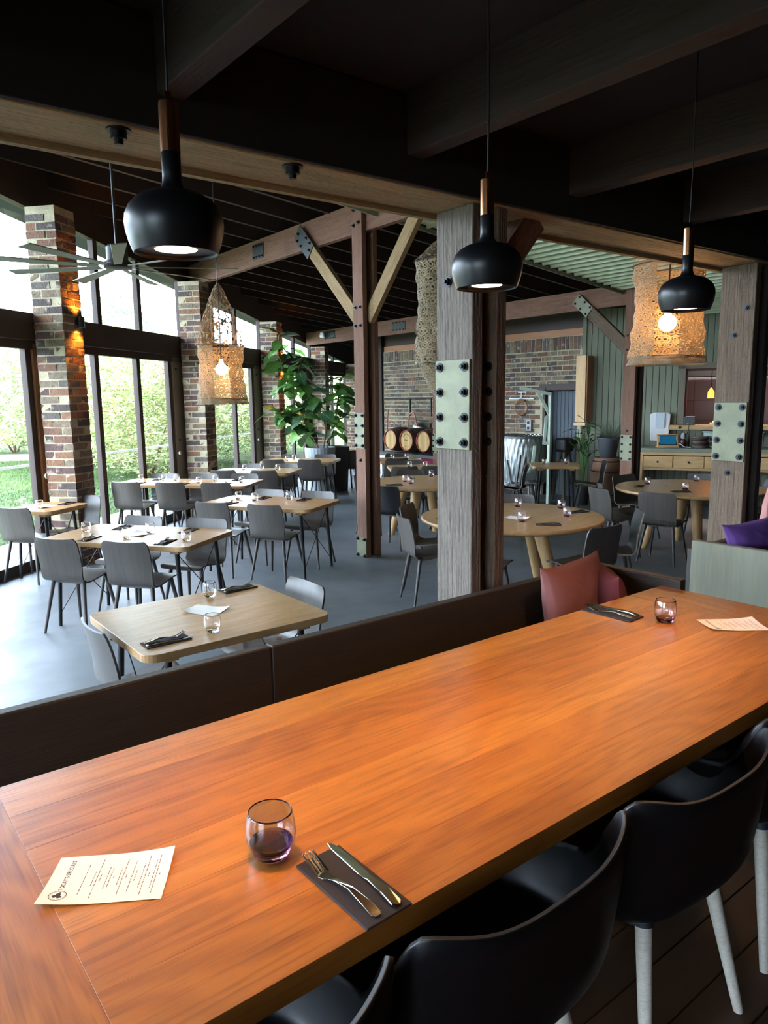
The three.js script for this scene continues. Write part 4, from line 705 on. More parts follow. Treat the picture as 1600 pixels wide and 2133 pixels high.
// --- lace lanterns: crocheted cloth with holes on a ring
{
  const W = 512, H = 512, a = new Uint8Array(W * H * 4), c = new Uint8Array(W * H * 4);
  const cells = []; for (let j = 0; j < 11; j++) for (let i = 0; i < 12; i++) cells.push([(i + 0.5 + (j % 2) * 0.5 + (vn(i * 3.3, j * 5.1, 64, 64) - 0.5) * 0.4) / 12, (j + 0.5) / 11, 0.025 + 0.022 * vn(i * 7.7, j * 2.9, 64, 64)]);
  for (let y = 0; y < H; y++) for (let x = 0; x < W; x++) {
    const u = x / W, v = y / H; let best = 9, rad = 0.03; for (const [cu, cv, r] of cells) { let du = Math.abs(u - cu); du = Math.min(du, 1 - du); let dv = Math.abs(v - cv); dv = Math.min(dv, 1 - dv); const d = Math.hypot(du, dv) / r; if (d < best) { best = d; rad = r; } }
    const ringy = 0.5 + 0.5 * Math.cos(best * 9), net = vn(u * 90, v * 90, 90, 90); let hole = 0; if (best < 0.3) hole = 1; else if (net > 0.62 && ringy < 0.6) hole = 1;
    const k = (y * W + x) * 4, al = hole ? 0 : 255, sh = 0.72 + 0.28 * ringy - 0.2 * (net - 0.5); a[k] = a[k + 1] = a[k + 2] = al; a[k + 3] = 255; c[k] = 150 * sh; c[k + 1] = 131 * sh; c[k + 2] = 101 * sh; c[k + 3] = 255;
  }
  const mk = (d, srgb) => { const t = new THREE.DataTexture(d, W, H); t.wrapS = t.wrapT = THREE.RepeatWrapping; t.magFilter = THREE.LinearFilter; t.repeat.set(2, 1.3); if (srgb) t.colorSpace = THREE.SRGBColorSpace; t.needsUpdate = true; return t; };
  const lace = phy({ map: mk(c, true), alphaMap: mk(a, false), alphaTest: 0.5, transparent: false, side: THREE.DoubleSide, roughness: 1, transmission: 0.25, thickness: 0 });
  const net = phy({ map: lace.map, alphaMap: (() => { const t = tex(256, 256, (u, v) => { const k = (Math.abs(Math.sin((u + v) * 40 * Math.PI)) < 0.22 || Math.abs(Math.sin((u - v) * 40 * Math.PI)) < 0.22 || vn(u * 30, v * 30, 30, 30) > 0.72) ? 1 : 0; return [k, k, k]; }, [2, 1], false); return t; })(), alphaTest: 0.5, side: THREE.DoubleSide, roughness: 1 });
  // wavy lathe: profile [r, y], ruffled
  function ruff(prof, waves, amp, seg = 96, open = null) { const g = new THREE.LatheGeometry(prof.map(([r, y]) => new THREE.Vector2(r, y)), seg, open === null ? 0 : open + 0.34, open === null ? Math.PI * 2 : Math.PI * 2 - 0.68), p = g.attributes.position; for (let i = 0; i < p.count; i++) { const x = p.getX(i), z = p.getZ(i), y = p.getY(i), t = Math.atan2(z, x), k = 1 + amp * (Math.sin(t * waves + y * 9) * 0.5 + Math.sin(t * (waves * 2 + 1) - y * 23) * 0.35 + Math.sin(y * 46 + Math.sin(t * 3)) * 0.5); p.setX(i, x * k); p.setZ(i, z * k); } g.computeVertexNormals(); return g; }
  function lantern(label, [u, h, v], R, bodyH, coneH, power, tail, bulbAt) {
    const t = thing('lace_lantern', label, 'lamp', [u, h, v], 0, 'crocheted lace lanterns'); // h: bottom of the body
    const prof = []; for (let i = 0; i <= 40; i++) { const q = i / 40; prof.push([R * (0.95 + 0.05 * Math.cos(q * 5)), q * bodyH]); }
    M('lace_body', ruff(prof, 5, 0.05, 96, power ? Math.atan2(-u, v) : null), lace, t);
    const cone = []; for (let i = 0; i <= 20; i++) { const q = i / 20; cone.push([R * Math.pow(1 - q, 0.8) + 0.015, bodyH + coneH * q]); } M('net_top', ruff(cone, 4, 0.03, 64), net, t);
    M('ring', mg([new THREE.TorusGeometry(R * 0.97, 0.004, 6, 64).rotateX(Math.PI / 2).translate(0, 0.02, 0), new THREE.TorusGeometry(R * 0.99, 0.004, 6, 64).rotateX(Math.PI / 2).translate(0, bodyH, 0)]), mat.darkSteel, t);
    if (tail) { const tl = []; for (let i = 0; i <= 16; i++) { const q = i / 16; tl.push([R * (0.9 - 0.72 * q), -tail * q]); } M('net_tail', ruff(tl, 4, 0.05, 64), lace, t); }
    else { const hem = []; for (let i = 0; i <= 8; i++) { const q = i / 8; hem.push([R * (1 + 0.12 * q * q), -0.06 * q + 0.02]); } M('hem', ruff(hem, 6, 0.05, 96), lace, t); }
    M('cord', cyl(V3(0, bodyH + coneH - 0.02, 0), V3(0, roofH(u) - h - 0.02, 0), 0.005, 0.005, 6), mat.black, t);
    M('stem', cyl(V3(0, bulbAt + 0.06, 0), V3(0, bodyH + coneH, 0), 0.006, 0.006, 6), mat.black, t);
    const b = M('globe_bulb', mg([new THREE.SphereGeometry(0.062, 32, 20).translate(0, bulbAt, 0), new THREE.CylinderGeometry(0.018, 0.026, 0.05, 16).translate(0, bulbAt + 0.075, 0)]), std({ color: 0xfff3e0, emissive: new THREE.Color(1, 0.86, 0.62), emissiveIntensity: power ? 4 : 0.0 }), t);
    if (power) { const pl = new THREE.PointLight(0xffb873, power, 0, 2); pl.position.set(0, bulbAt, 0); pl.castShadow = true; pl.shadow.radius = 3; pl.name = 'globe_light'; t.add(pl); }
    return t;
  }
  lantern('lit lace lantern with net top hanging in front of the second brick pillar', [3.44, 1.83, 7.11], 0.245, 0.56, 0.62, 0.75, 0, 0.32);
  lantern('unlit brown lace lantern with tapering tail, half hidden by the big weathered post', [4.47, 2.13, 4.85], 0.24, 0.86, 0.2, 0, 0.36, 0.3);
  lantern('lit lace lantern hanging beside the serving window and the plated post', [4.97, 2.09, 3.0], 0.255, 0.66, 0.2, 0.8, 0, 0.26);
}
// --- amber up and down wall lights on two pillars
function sconce(k, h, label) {
  const [u, v] = wpt(k * 3.4 - 0.12, 0.06), t = thing('wall_light', label, 'lamp', [u, h, v], wwTurn, 'amber wall lights on pillars');
  M('housing', mg([lathe([[0.036, -0.06], [0.04, -0.06], [0.04, 0.06], [0.036, 0.06], [0.034, 0.0], [0.036, -0.06]], 24), bx(0.05, 0.05, 0.04, -0.045, -0.025, 0)]), mat.black, t);
  const em = () => std({ color: 0, emissive: new THREE.Color(1, 0.55, 0.15), emissiveIntensity: 5 });
  M('lamp_lens', new THREE.CircleGeometry(0.033, 20).rotateX(-Math.PI / 2).translate(0, 0.045, 0), em(), t); M('lamp_lens', new THREE.CircleGeometry(0.033, 20).rotateX(Math.PI / 2).translate(0, -0.045, 0), em(), t);
  for (const s of [1, -1]) { const l = new THREE.SpotLight(0xff9430, 1.6, 0, 62 * D2R, 0.6, 2); l.position.set(0, s * 0.05, 0); l.target.position.set(0, s, 0); l.castShadow = true; l.shadow.radius = 1.2; l.name = 'wall_lamp_light'; t.add(l, l.target); }
}
sconce(0, 2.70, 'amber up and down wall light on the first brick pillar'); sconce(2, 2.46, 'amber up and down wall light on the brick pillar by the fig');
// --- ceiling fan
{
  const t = thing('ceiling_fan', 'large black ceiling fan with nine slim blades on a long rod', 'fan', [2.14, 2.93, 6.24]);
  M('motor_hub', lathe([[0, -0.02], [0.11, -0.01], [0.115, 0.03], [0.085, 0.05], [0.085, 0.15], [0.07, 0.17], [0, 0.175]], 32), mat.black, t);
  M('down_rod', cyl(V3(0, 0.17, 0), V3(0, roofH(2.14) - 2.93, 0), 0.011, 0.011, 10), mat.black, t);
  for (let k = 0; k < 9; k++) { const g = rb(0.82, 0.008, 0.10, 0.003, 0.56, -0.004, 0, 'x', 1); const p = g.attributes.position; for (let i = 0; i < p.count; i++) { const q = (p.getX(i) - 0.15) / 0.82; p.setZ(i, p.getZ(i) * (0.62 + 0.5 * q)); } g.rotateX(0.16); g.rotateY((12 + k * 40) * D2R); M('blade', g, mat.fanBlade, t); }
}
// --- small fittings: security camera, spot, smoke sensor bar
{
  const t = thing('security_camera', 'white dome security camera on the end of the far tie beam', 'camera', [9.36, 3.2, 14.15], 0.4);
  M('mount', new THREE.CylinderGeometry(0.05, 0.05, 0.03, 20).translate(0, 0.06, 0), mat.white, t); M('body', rb(0.09, 0.09, 0.13, 0.035, 0, -0.04, 0), mat.white, t); M('lens', new THREE.CylinderGeometry(0.022, 0.022, 0.02, 16).rotateX(Math.PI / 2).translate(0, 0.0, 0.07), mat.black, t);
  one('track_bar', bar(P(-0.35, 2.70, 2.13), P(0.30, 2.70, 2.16), 0.02, 0.025), mat.steel, 'slim pale metal strip along the near ceiling edge', 'rail');
}
// ================= plants, barrels and things at the far end =================
function leafGeo(L, W, fold = 0.25, droop = 0.35) { // fiddle shaped leaf along +z
  const n = 8, pos = [], idx = [], uv = [];
  for (let j = 0; j <= n; j++) { const t = j / n, w = W / 2 * Math.sin(Math.PI * Math.min(1, 0.06 + t * 0.94)) ** 0.7 * (0.72 + 0.45 * t), y = -droop * L * t * t; for (let i = 0; i < 5; i++) { const a = (i - 2) / 2; pos.push(a * w, y + fold * Math.abs(a) * w + 0.012 * Math.sin(t * 16) * Math.abs(a), L * t); uv.push(a * 0.5 + 0.5, t); } }
  for (let j = 0; j < n; j++) for (let i = 0; i < 4; i++) { const p = j * 5 + i; idx.push(p, p + 5, p + 1, p + 1, p + 5, p + 6); }
  const g = new THREE.BufferGeometry(); g.setAttribute('position', new THREE.Float32BufferAttribute(pos, 3)); g.setAttribute('uv', new THREE.Float32BufferAttribute(uv, 2)); g.setIndex(idx); g.computeVertexNormals(); return g;
}
const leafMap = (a, b, vein) => tex(64, 128, (u, v) => { const m = Math.abs(u - 0.5) < 0.02 || Math.abs(((v * 7 + Math.abs(u - 0.5) * 3) % 1)) < 0.07 ? 1 : 0; return mix(mix(hex(a), hex(b), fbm(u * 6, v * 6, 6, 6, 3)), hex(vein), m * 0.6); });
const figMats = [[0x568a3a, 0x427132], [0x6c9e44, 0x528338], [0x37603a, 0x2e5030]].map(([a, b]) => phy({ map: leafMap(a, b, 0xa3bf74), roughness: 0.42, side: THREE.DoubleSide, transmission: 0.25, thickness: 0 }));
{ // fig in ribbed planter
  const t = thing('fiddle_leaf_fig', 'tall fiddle leaf fig with broad green leaves in the ribbed grey planter', 'plant', [7.65, 0, 11.75]);
  const pot = thing('planter', 'tall ribbed pale grey planter holding the fig', 'planter', [7.65, 0, 11.75]);
  const pg = lathe([[0, 0.02], [0.22, 0], [0.24, 0.02], [0.285, 0.86], [0.29, 0.90], [0.27, 0.90], [0.262, 0.80], [0, 0.80]], 120), pp = pg.attributes.position;
  for (let i = 0; i < pp.count; i++) { const y = pp.getY(i), x = pp.getX(i), z = pp.getZ(i), r = Math.hypot(x, z); if (y > 0.03 && y < 0.88 && r > 0.23) { const k = 1 + 0.035 * Math.abs(Math.sin(Math.atan2(z, x) * 14)); pp.setX(i, x * k); pp.setZ(i, z * k); } } pg.computeVertexNormals();
  M('ribbed_tub', pg, std({ color: 0x8f979b, roughness: 0.7 }), pot); M('soil', new THREE.CircleGeometry(0.265, 32).rotateX(-Math.PI / 2).translate(0, 0.815, 0), std({ color: 0x2a211b, roughness: 1 }), pot);
  const tub = thing('planter', 'low dark tub beside the ribbed grey planter', 'planter', [8.15, 0, 11.95]); M('tub', lathe([[0, 0], [0.22, 0], [0.27, 0.86], [0.28, 0.88], [0.25, 0.88], [0.24, 0.8], [0, 0.8]], 40), std({ color: 0x3a3636, roughness: 0.7 }), tub);
  // camera-facing spread: right vector of the view in world x,z
  const R = V3(Math.cos(38 * D2R), 0, Math.sin(38 * D2R)), F = V3(Math.sin(38 * D2R), 0, -Math.cos(38 * D2R));
  const stems = [[[0, 0.8, 0], [-0.25, 1.35, 0.05], [-0.55, 2.0, 0.1], [-0.72, 2.75, 0], [-0.70, 3.0, 0]], [[0.05, 0.8, 0], [0.12, 1.3, -0.1], [-0.1, 1.8, -0.05], [-0.35, 2.3, -0.1], [-0.25, 2.6, 0]], [[0.1, 0.8, 0], [0.25, 1.2, 0.05], [0.35, 1.7, 0.1], [0.42, 2.2, 0.05]], [[0, 0.8, 0.05], [-0.3, 1.2, 0.25], [-0.62, 1.5, 0.2], [-0.85, 1.55, 0.1]]];
  let n = 0;
  for (const st of stems) {
    const c = new THREE.CatmullRomCurve3(st.map(([a, y, b]) => V3(0, y, 0).addScaledVector(R, a).addScaledVector(F, b))); M('stem', new THREE.TubeGeometry(c, 24, 0.014, 8), std({ color: 0x5a4a38, roughness: 0.9 }), t);
    const cnt = 34; for (let i = 0; i < cnt; i++) {
      const q = c.getPointAt(0.28 + 0.72 * i / (cnt - 1)), L = rr(0.26, 0.44), m = M('leaf', leafGeo(L, L * rr(0.6, 0.72), 0.2, rr(0.1, 0.6)), figMats[Math.floor(rnd() * 3)], t);
      m.position.copy(q); m.rotation.order = 'YXZ'; m.rotation.y = i * 2.4 + rr(-0.4, 0.4); m.rotation.x = rr(-0.7, 0.55); m.rotation.z = rr(-0.5, 0.5); n++;
    }
  }
}
function barrelGeo(L, R, seg = 40) { const p = []; for (let i = 0; i <= 16; i++) { const t = i / 16; p.push([R * (0.80 + 0.20 * Math.sin(t * Math.PI)), t * L]); } return lathe(p, seg); }
const barrelWood = std({ map: wood(0x5b3c2a, 0x452c1f, 0x2c1a12, { s: 33, figure: 0.3 }), roughness: 0.7 }), hoopM = std({ color: 0x2c2a28, roughness: 0.5, metalness: 0.7 });
{ // oak barrels on the shelf table
  const headTex = (k) => { const c = document.createElement('canvas'); c.width = c.height = 256; const x = c.getContext('2d'); x.fillStyle = '#c9a66b'; x.fillRect(0, 0, 256, 256); for (let i = 0; i < 7; i++) { x.fillStyle = ['#c39d61', '#d2b078', '#bf9a5e'][i % 3]; x.fillRect(i * 37, 0, 36, 256); } for (let i = 0; i < 300; i++) { x.fillStyle = 'rgba(120,80,40,0.12)'; x.fillRect((i * 61) % 256, (i * 97) % 256, 1.5, 30 + (i * 13) % 60); } x.strokeStyle = x.fillStyle = '#4a3118'; if (k === 1) { x.lineWidth = 9; for (let i = 0; i < 7; i++) { const a = (-150 + i * 20) * D2R; x.beginPath(); x.arc(128, 128, 82, a, a + 0.22); x.stroke(); } x.lineWidth = 5; for (const [y, l] of [[112, 40], [128, 26], [128, 70]]) { x.beginPath(); x.moveTo(80, y); x.lineTo(80 + l, y); x.stroke(); } for (let i = 0; i < 5; i++) { const a = (40 + i * 22) * D2R; x.beginPath(); x.arc(128, 128, 84, a, a + 0.2); x.stroke(); } } else { x.lineWidth = 5; x.beginPath(); x.moveTo(124 + k * 8, 60 - k * 10); x.lineTo(128 + k * 6, 240); x.stroke(); } const t = new THREE.CanvasTexture(c); t.colorSpace = THREE.SRGBColorSpace; return t; };
  const names = ['small oak barrel with pale head at the window end of the barrel row', 'small oak barrel with branded pale head in the middle of the barrel row', 'small oak barrel with split pale head at the post end of the barrel row'];
  const cart = thing('barrel_stand', 'dark shelf stand with a white painted front carrying three barrels', 'stand', [9.86, 0, 11.5]);
  M('shelf_board', rb(0.94, 0.06, 2.0, 0.006, 0.16, 0.61, 0, 'z', 1), std({ color: 0x4b4f55, roughness: 0.6 }), cart); M('front_rail', rb(0.04, 0.14, 2.0, 0.004, -0.24, 0.47, 0, 'z', 1), mat.white, cart);
  for (const z of [-0.9, 0.42, 0.9]) M('leg', rb(0.10, 0.61, 0.12, 0.004, -0.2, 0, z, 'y', 1), mat.white, cart); M('leg', rb(0.10, 0.61, 0.12, 0.004, 0.36, 0, -0.9, 'y', 1), mat.white, cart); M('leg', rb(0.10, 0.61, 0.12, 0.004, 0.36, 0, 0.9, 'y', 1), mat.white, cart);
  one('cloth', pillowGeo(0.5, 0.34, 0.03, 0.01).rotateY(Math.PI / 2), std({ color: 0x7d1f3a, roughness: 0.95 }), 'maroon cloth hanging from the barrel stand', 'cloth', [9.585, 0.47, 10.8]);
  for (let k = 0; k < 3; k++) {
    const v = 12.04 - k * 0.525, t = thing('barrel', names[k], 'barrel', [9.6, 0.94, v], 0, 'small oak barrels in a row');
    M('staves', barrelGeo(0.56, 0.255).rotateZ(-Math.PI / 2), barrelWood, t);
    for (const x of [0.05, 0.15, 0.41, 0.51]) M('hoop', new THREE.TorusGeometry(0.255 * (0.80 + 0.20 * Math.sin(x / 0.56 * Math.PI)) + 0.002, 0.008, 6, 48).rotateY(Math.PI / 2).translate(x, 0, 0), hoopM, t);
    M('red_rim', mg([new THREE.TorusGeometry(0.203, 0.012, 8, 48).rotateY(Math.PI / 2)]), std({ color: 0x8e3a24, roughness: 0.6 }), t);
    const hd = M('barrel_head', new THREE.CircleGeometry(0.198, 40).rotateY(-Math.PI / 2).translate(0.012, 0, 0), std({ map: headTex(k), roughness: 0.7 }), t);
  }
  // taps and hoses above the barrels, wall rail with brackets
  const r = thing('wall_rail', 'dark pipe rail with drop brackets on the brick wall above the barrels', 'rail', [0, 0, 0]);
  M('rail', cyl(P(10.5, 1.78, 13.4), P(10.5, 1.80, 10.3), 0.014, 0.014, 8), mat.black, r); for (const v of [12.45, 11.75]) M('bracket', mg([cyl(P(10.5, 1.78, v), P(10.5, 1.45, v), 0.018, 0.018, 8), cyl(P(10.5, 1.45, v), P(10.4, 1.42, v - 0.12), 0.018, 0.018, 8)]), mat.black, r);
  const hoseM = std({ color: 0xc98a72, roughness: 0.6 });
  one('hose', tube([P(9.9, 1.55, 12.48), P(9.8, 1.35, 12.38), P(9.75, 1.1, 12.33), P(9.8, 0.75, 12.43)], 0.016, 24, 8), hoseM, 'salmon pink hose dropping beside the barrel row', 'hose'); one('hose', tube([P(10.1, 1.2, 12.03), P(10.0, 1.45, 11.88), P(9.95, 1.48, 11.68), P(9.95, 1.2, 11.58)], 0.016, 24, 8), hoseM, 'salmon pink hose arching over the barrels', 'hose'); one('hose', tube([P(9.8, 1.2, 12.35), P(9.75, 1.32, 12.23), P(9.8, 1.25, 12.13)], 0.014, 20, 8), hoseM, 'short salmon hose loop beside the first barrel', 'hose');
  const k = thing('keg', 'steel keg standing behind the barrels', 'keg', [10.36, 0.67, 11.9]); M('body', lathe([[0, 0], [0.18, 0], [0.2, 0.03], [0.2, 0.5], [0.16, 0.58], [0.05, 0.62], [0, 0.62]], 32), mat.inox, k); M('rim_handle', new THREE.TorusGeometry(0.15, 0.012, 8, 32).rotateX(Math.PI / 2).translate(0, 0.64, 0), mat.inox, k);
  const f = thing('pump_unit', 'small dark pump with red cap behind the barrels', 'pump', [10.34, 0.67, 11.45]); M('body', rb(0.24, 0.5, 0.22, 0.03), std({ color: 0x6d4a3d, roughness: 0.6 }), f); M('cap', new THREE.CylinderGeometry(0.06, 0.08, 0.12, 16).translate(0, 0.56, 0), mat.black, f);
}
{ // steel tank
  const t = thing('steel_tank', 'dimpled stainless steel tank beside the brick doorway', 'tank', [9.75, 0, 8.52]);
  const g = lathe([[0, 0.3], [0.36, 0.3], [0.42, 0.36], [0.42, 1.10], [0.435, 1.12], [0.435, 1.14], [0.40, 1.145], [0.39, 1.07], [0, 1.06]], 72), p = g.attributes.position; M('vessel', g, std({ color: 0xaab0ad, roughness: 0.34, metalness: 0.9, bumpMap: tex(128, 128, (u, v) => { const k = 0.5 + 0.5 * Math.cos(u * 6.283 * 8) * Math.cos(v * 6.283 * 8); return [k, k, k]; }, [4, 2], false), bumpScale: 0.01 }), t);
  for (let i = 0; i < 3; i++) { const a = i * 2.09; M('leg', cyl(V3(Math.cos(a) * 0.34, 0, Math.sin(a) * 0.34), V3(Math.cos(a) * 0.33, 0.34, Math.sin(a) * 0.33), 0.02, 0.02, 10), mat.inox, t); }
  M('fluting', mg(Array.from({ length: 7 }, (_, i) => bx(0.02, 0.34, 0.02, -0.41 * Math.cos(0.2 + i * 0.12), 0.62, 0.41 * Math.sin(0.2 + i * 0.12)))), mat.inox, t);
  // hoist arm
  const R = V3(Math.cos(38 * D2R), 0, Math.sin(38 * D2R));
  const h = thing('hoist_arm', 'pale green steel hoist arm with diagonal strut beside the tank', 'hoist', [9.62, 0, 7.84]);
  const q = (a, y) => V3(0, y, 0).addScaledVector(R, a);
  M('mast', bar(q(0, 0.0), q(0, 1.86), 0.05, 0.05), std({ color: 0xb9c7b4, roughness: 0.5 }), h); M('arm', bar(q(0.02, 1.84), q(-0.50, 1.95), 0.05, 0.05), std({ color: 0xb9c7b4, roughness: 0.5 }), h);
  M('strut', bar(q(0, 1.50), q(-0.20, 1.86), 0.035, 0.05), std({ color: 0xb9c7b4, roughness: 0.5 }), h); M('loop', mg([bar(q(0, 1.48), q(-0.06, 1.48), 0.03, 0.03), bar(q(-0.06, 1.48), q(-0.09, 1.02), 0.03, 0.045), bar(q(-0.09, 1.04), q(0, 1.04), 0.03, 0.05)]), std({ color: 0xb9c7b4, roughness: 0.5 }), h);
  M('leg_strut', mg([bar(q(-0.28, 0.6), q(-0.24, 1.0), 0.03, 0.05), bar(q(-0.34, 0.55), q(-0.25, 0.75), 0.03, 0.04)]), std({ color: 0xb9c7b4, roughness: 0.5 }), h);
  M('base_plate', bx(0.4, 0.03, 0.4), mat.darkSteel, h);
  const wr = thing('hose_coil', 'coiled copper brown hose hanging on a rack on the brick wall', 'hose', [10.57, 1.62, 9.28]); M('rack', mg([cyl(V3(0, 0.14, -0.32), V3(0, 0.14, 0.3), 0.014, 0.014, 8), cyl(V3(0, 0.26, 0.1), V3(0, 0.26, -0.1), 0.01, 0.01, 8), cyl(V3(0, 0.26, -0.02), V3(0, 0.14, -0.02), 0.01, 0.01, 8)]), mat.white, wr); for (let i = 0; i < 3; i++) M('coil', new THREE.TorusGeometry(0.155 - i * 0.012, 0.009, 6, 40).rotateY(Math.PI / 2 + 0.1 * i).translate(-0.03 - i * 0.02, -0.02, 0.02 * i), std({ color: 0x8e5a34, roughness: 0.4, metalness: 0.4 }), wr);
  const so = thing('power_outlet', 'grey double power outlet on the brick wall', 'outlet', [10.574, 1.27, 9.1]); M('box', rb(0.05, 0.2, 0.12, 0.01, 0, -0.1, 0), std({ color: 0xa7a9a8, roughness: 0.5 }), so); for (const y of [-0.05, 0.05]) M('socket', new THREE.CylinderGeometry(0.03, 0.03, 0.01, 20).rotateZ(Math.PI / 2).translate(-0.028, y, 0), mat.black, so);
  const cam = thing('wall_speaker', 'small black speaker high on the brick wall above the barrels', 'speaker', [10.5, 2.45, 12.1]); M('box', rb(0.1, 0.13, 0.09, 0.012), mat.black, cam); M('bracket', bx(0.05, 0.02, 0.02, 0.06, 0.05, 0), mat.black, cam);
  const sc = thing('tripod_machine', 'black machine with wooden tripod legs leaning by the dark door', 'machine', [10.15, 0, 7.95]); M('body', mg([rb(0.26, 0.24, 0.26, 0.06, 0, 0.86, 0), cyl(V3(-0.05, 0.75, 0), V3(0.15, 1.05, 0.1), 0.05, 0.07, 14)]), mat.black, sc); for (const [a, b] of [[-0.14, 0.12], [0.16, 0.1], [0.02, -0.18]]) M('leg', cyl(V3(a * 1.5, 0, b * 1.5), V3(a * 0.4, 0.88, b * 0.4), 0.024, 0.024, 10), std({ color: 0x5c5243, roughness: 0.8 }), sc);
}
{ // timber panel at the end of the brick wall
  const t = thing('wall_cupboard', 'narrow pale timber cupboard hung at the corner of the brick wall', 'cupboard', [10.44, 1.30, 7.85]); M('panel_face', rb(0.05, 1.12, 0.2, 0.005, 0, 0.06, 0, 'y', 1), mat.oakPale, t); M('panel_side', rb(0.16, 1.10, 0.03, 0.004, 0.08, 0.07, 0.105, 'y', 1), mat.frameTan, t); M('bottom_cap', rb(0.1, 0.05, 0.24, 0.004, 0.02, 0, 0, 'z', 1), mat.oakPale, t);
}
{ // barrel with potted plants
  const t = thing('barrel', 'upright brown oak barrel carrying the dark plant pot', 'barrel', [10.33, 0, 7.2]); M('staves', barrelGeo(0.80, 0.27), std({ map: wood(0x7d5a40, 0x5f4330, 0x3d2a1d, { s: 36, figure: 0.3 }), roughness: 0.75 }), t);
  for (const y of [0.06, 0.2, 0.58, 0.74]) M('hoop', new THREE.TorusGeometry(0.27 * (0.80 + 0.20 * Math.sin(y / 0.8 * Math.PI)) + 0.001, 0.01, 6, 48).rotateX(Math.PI / 2).translate(0, y, 0), hoopM, t); M('lid', new THREE.CylinderGeometry(0.21, 0.21, 0.02, 32).translate(0, 0.79, 0), barrelWood, t);
  const p = thing('plant_pot', 'dark grey round plant pot on the oak barrel', 'pot', [10.33, 0.80, 7.2]); M('pot', lathe([[0, 0], [0.13, 0], [0.17, 0.29], [0.185, 0.30], [0.185, 0.33], [0.165, 0.33], [0.15, 0.28], [0, 0.27]], 40), std({ color: 0x3c3f42, roughness: 0.6 }), p);
  const h = thing('bushy_plant', 'fine twiggy grey green plant in the dark pot', 'plant', [10.33, 1.07, 7.2]); const tw = []; for (let i = 0; i < 260; i++) { const a = rr(0, 6.28), e = rr(0.1, 1.4), L = rr(0.15, 0.36); tw.push(cyl(V3(Math.cos(a) * 0.05 * rnd(), 0, Math.sin(a) * 0.05), V3(Math.cos(a) * Math.cos(e) * L, 0.02 + Math.sin(e) * L, Math.sin(a) * Math.cos(e) * L), 0.002, 0.0012, 4)); } const twm = M('twigs', tw, std({ color: 0x56604c, roughness: 0.9 }), h); twm.userData.kind = 'stuff';
  const l = thing('leafy_plant', 'broad bladed green plant standing left of the oak barrel', 'plant', [10.15, 0, 7.55]); M('pot', lathe([[0, 0], [0.1, 0], [0.13, 0.3], [0.12, 0.3], [0.1, 0.25], [0, 0.25]], 24), std({ color: 0x3a3a3c, roughness: 0.7 }), l);
  for (let i = 0; i < 5; i++) M('stem', tube([V3(0, 0.25, 0), V3(0.04 * Math.cos(i * 1.3), 0.7, 0.04 * Math.sin(i * 1.3)), V3(0.10 * Math.cos(i * 1.3), 1.05 + 0.06 * i, 0.10 * Math.sin(i * 1.3))], 0.008, 10, 6), std({ color: 0x4f7a38, roughness: 0.7 }), l);
  for (let i = 0; i < 22; i++) { const m = M('leaf', leafGeo(rr(0.22, 0.34), rr(0.05, 0.08), 0.2, rr(0.2, 0.7)), figMats[i % 3], l); m.position.set(0.08 * Math.cos(i), 0.75 + i * 0.028, 0.08 * Math.sin(i)); m.rotation.order = 'YXZ'; m.rotation.y = i * 2.4; m.rotation.x = -rr(0.3, 1.1); }
}
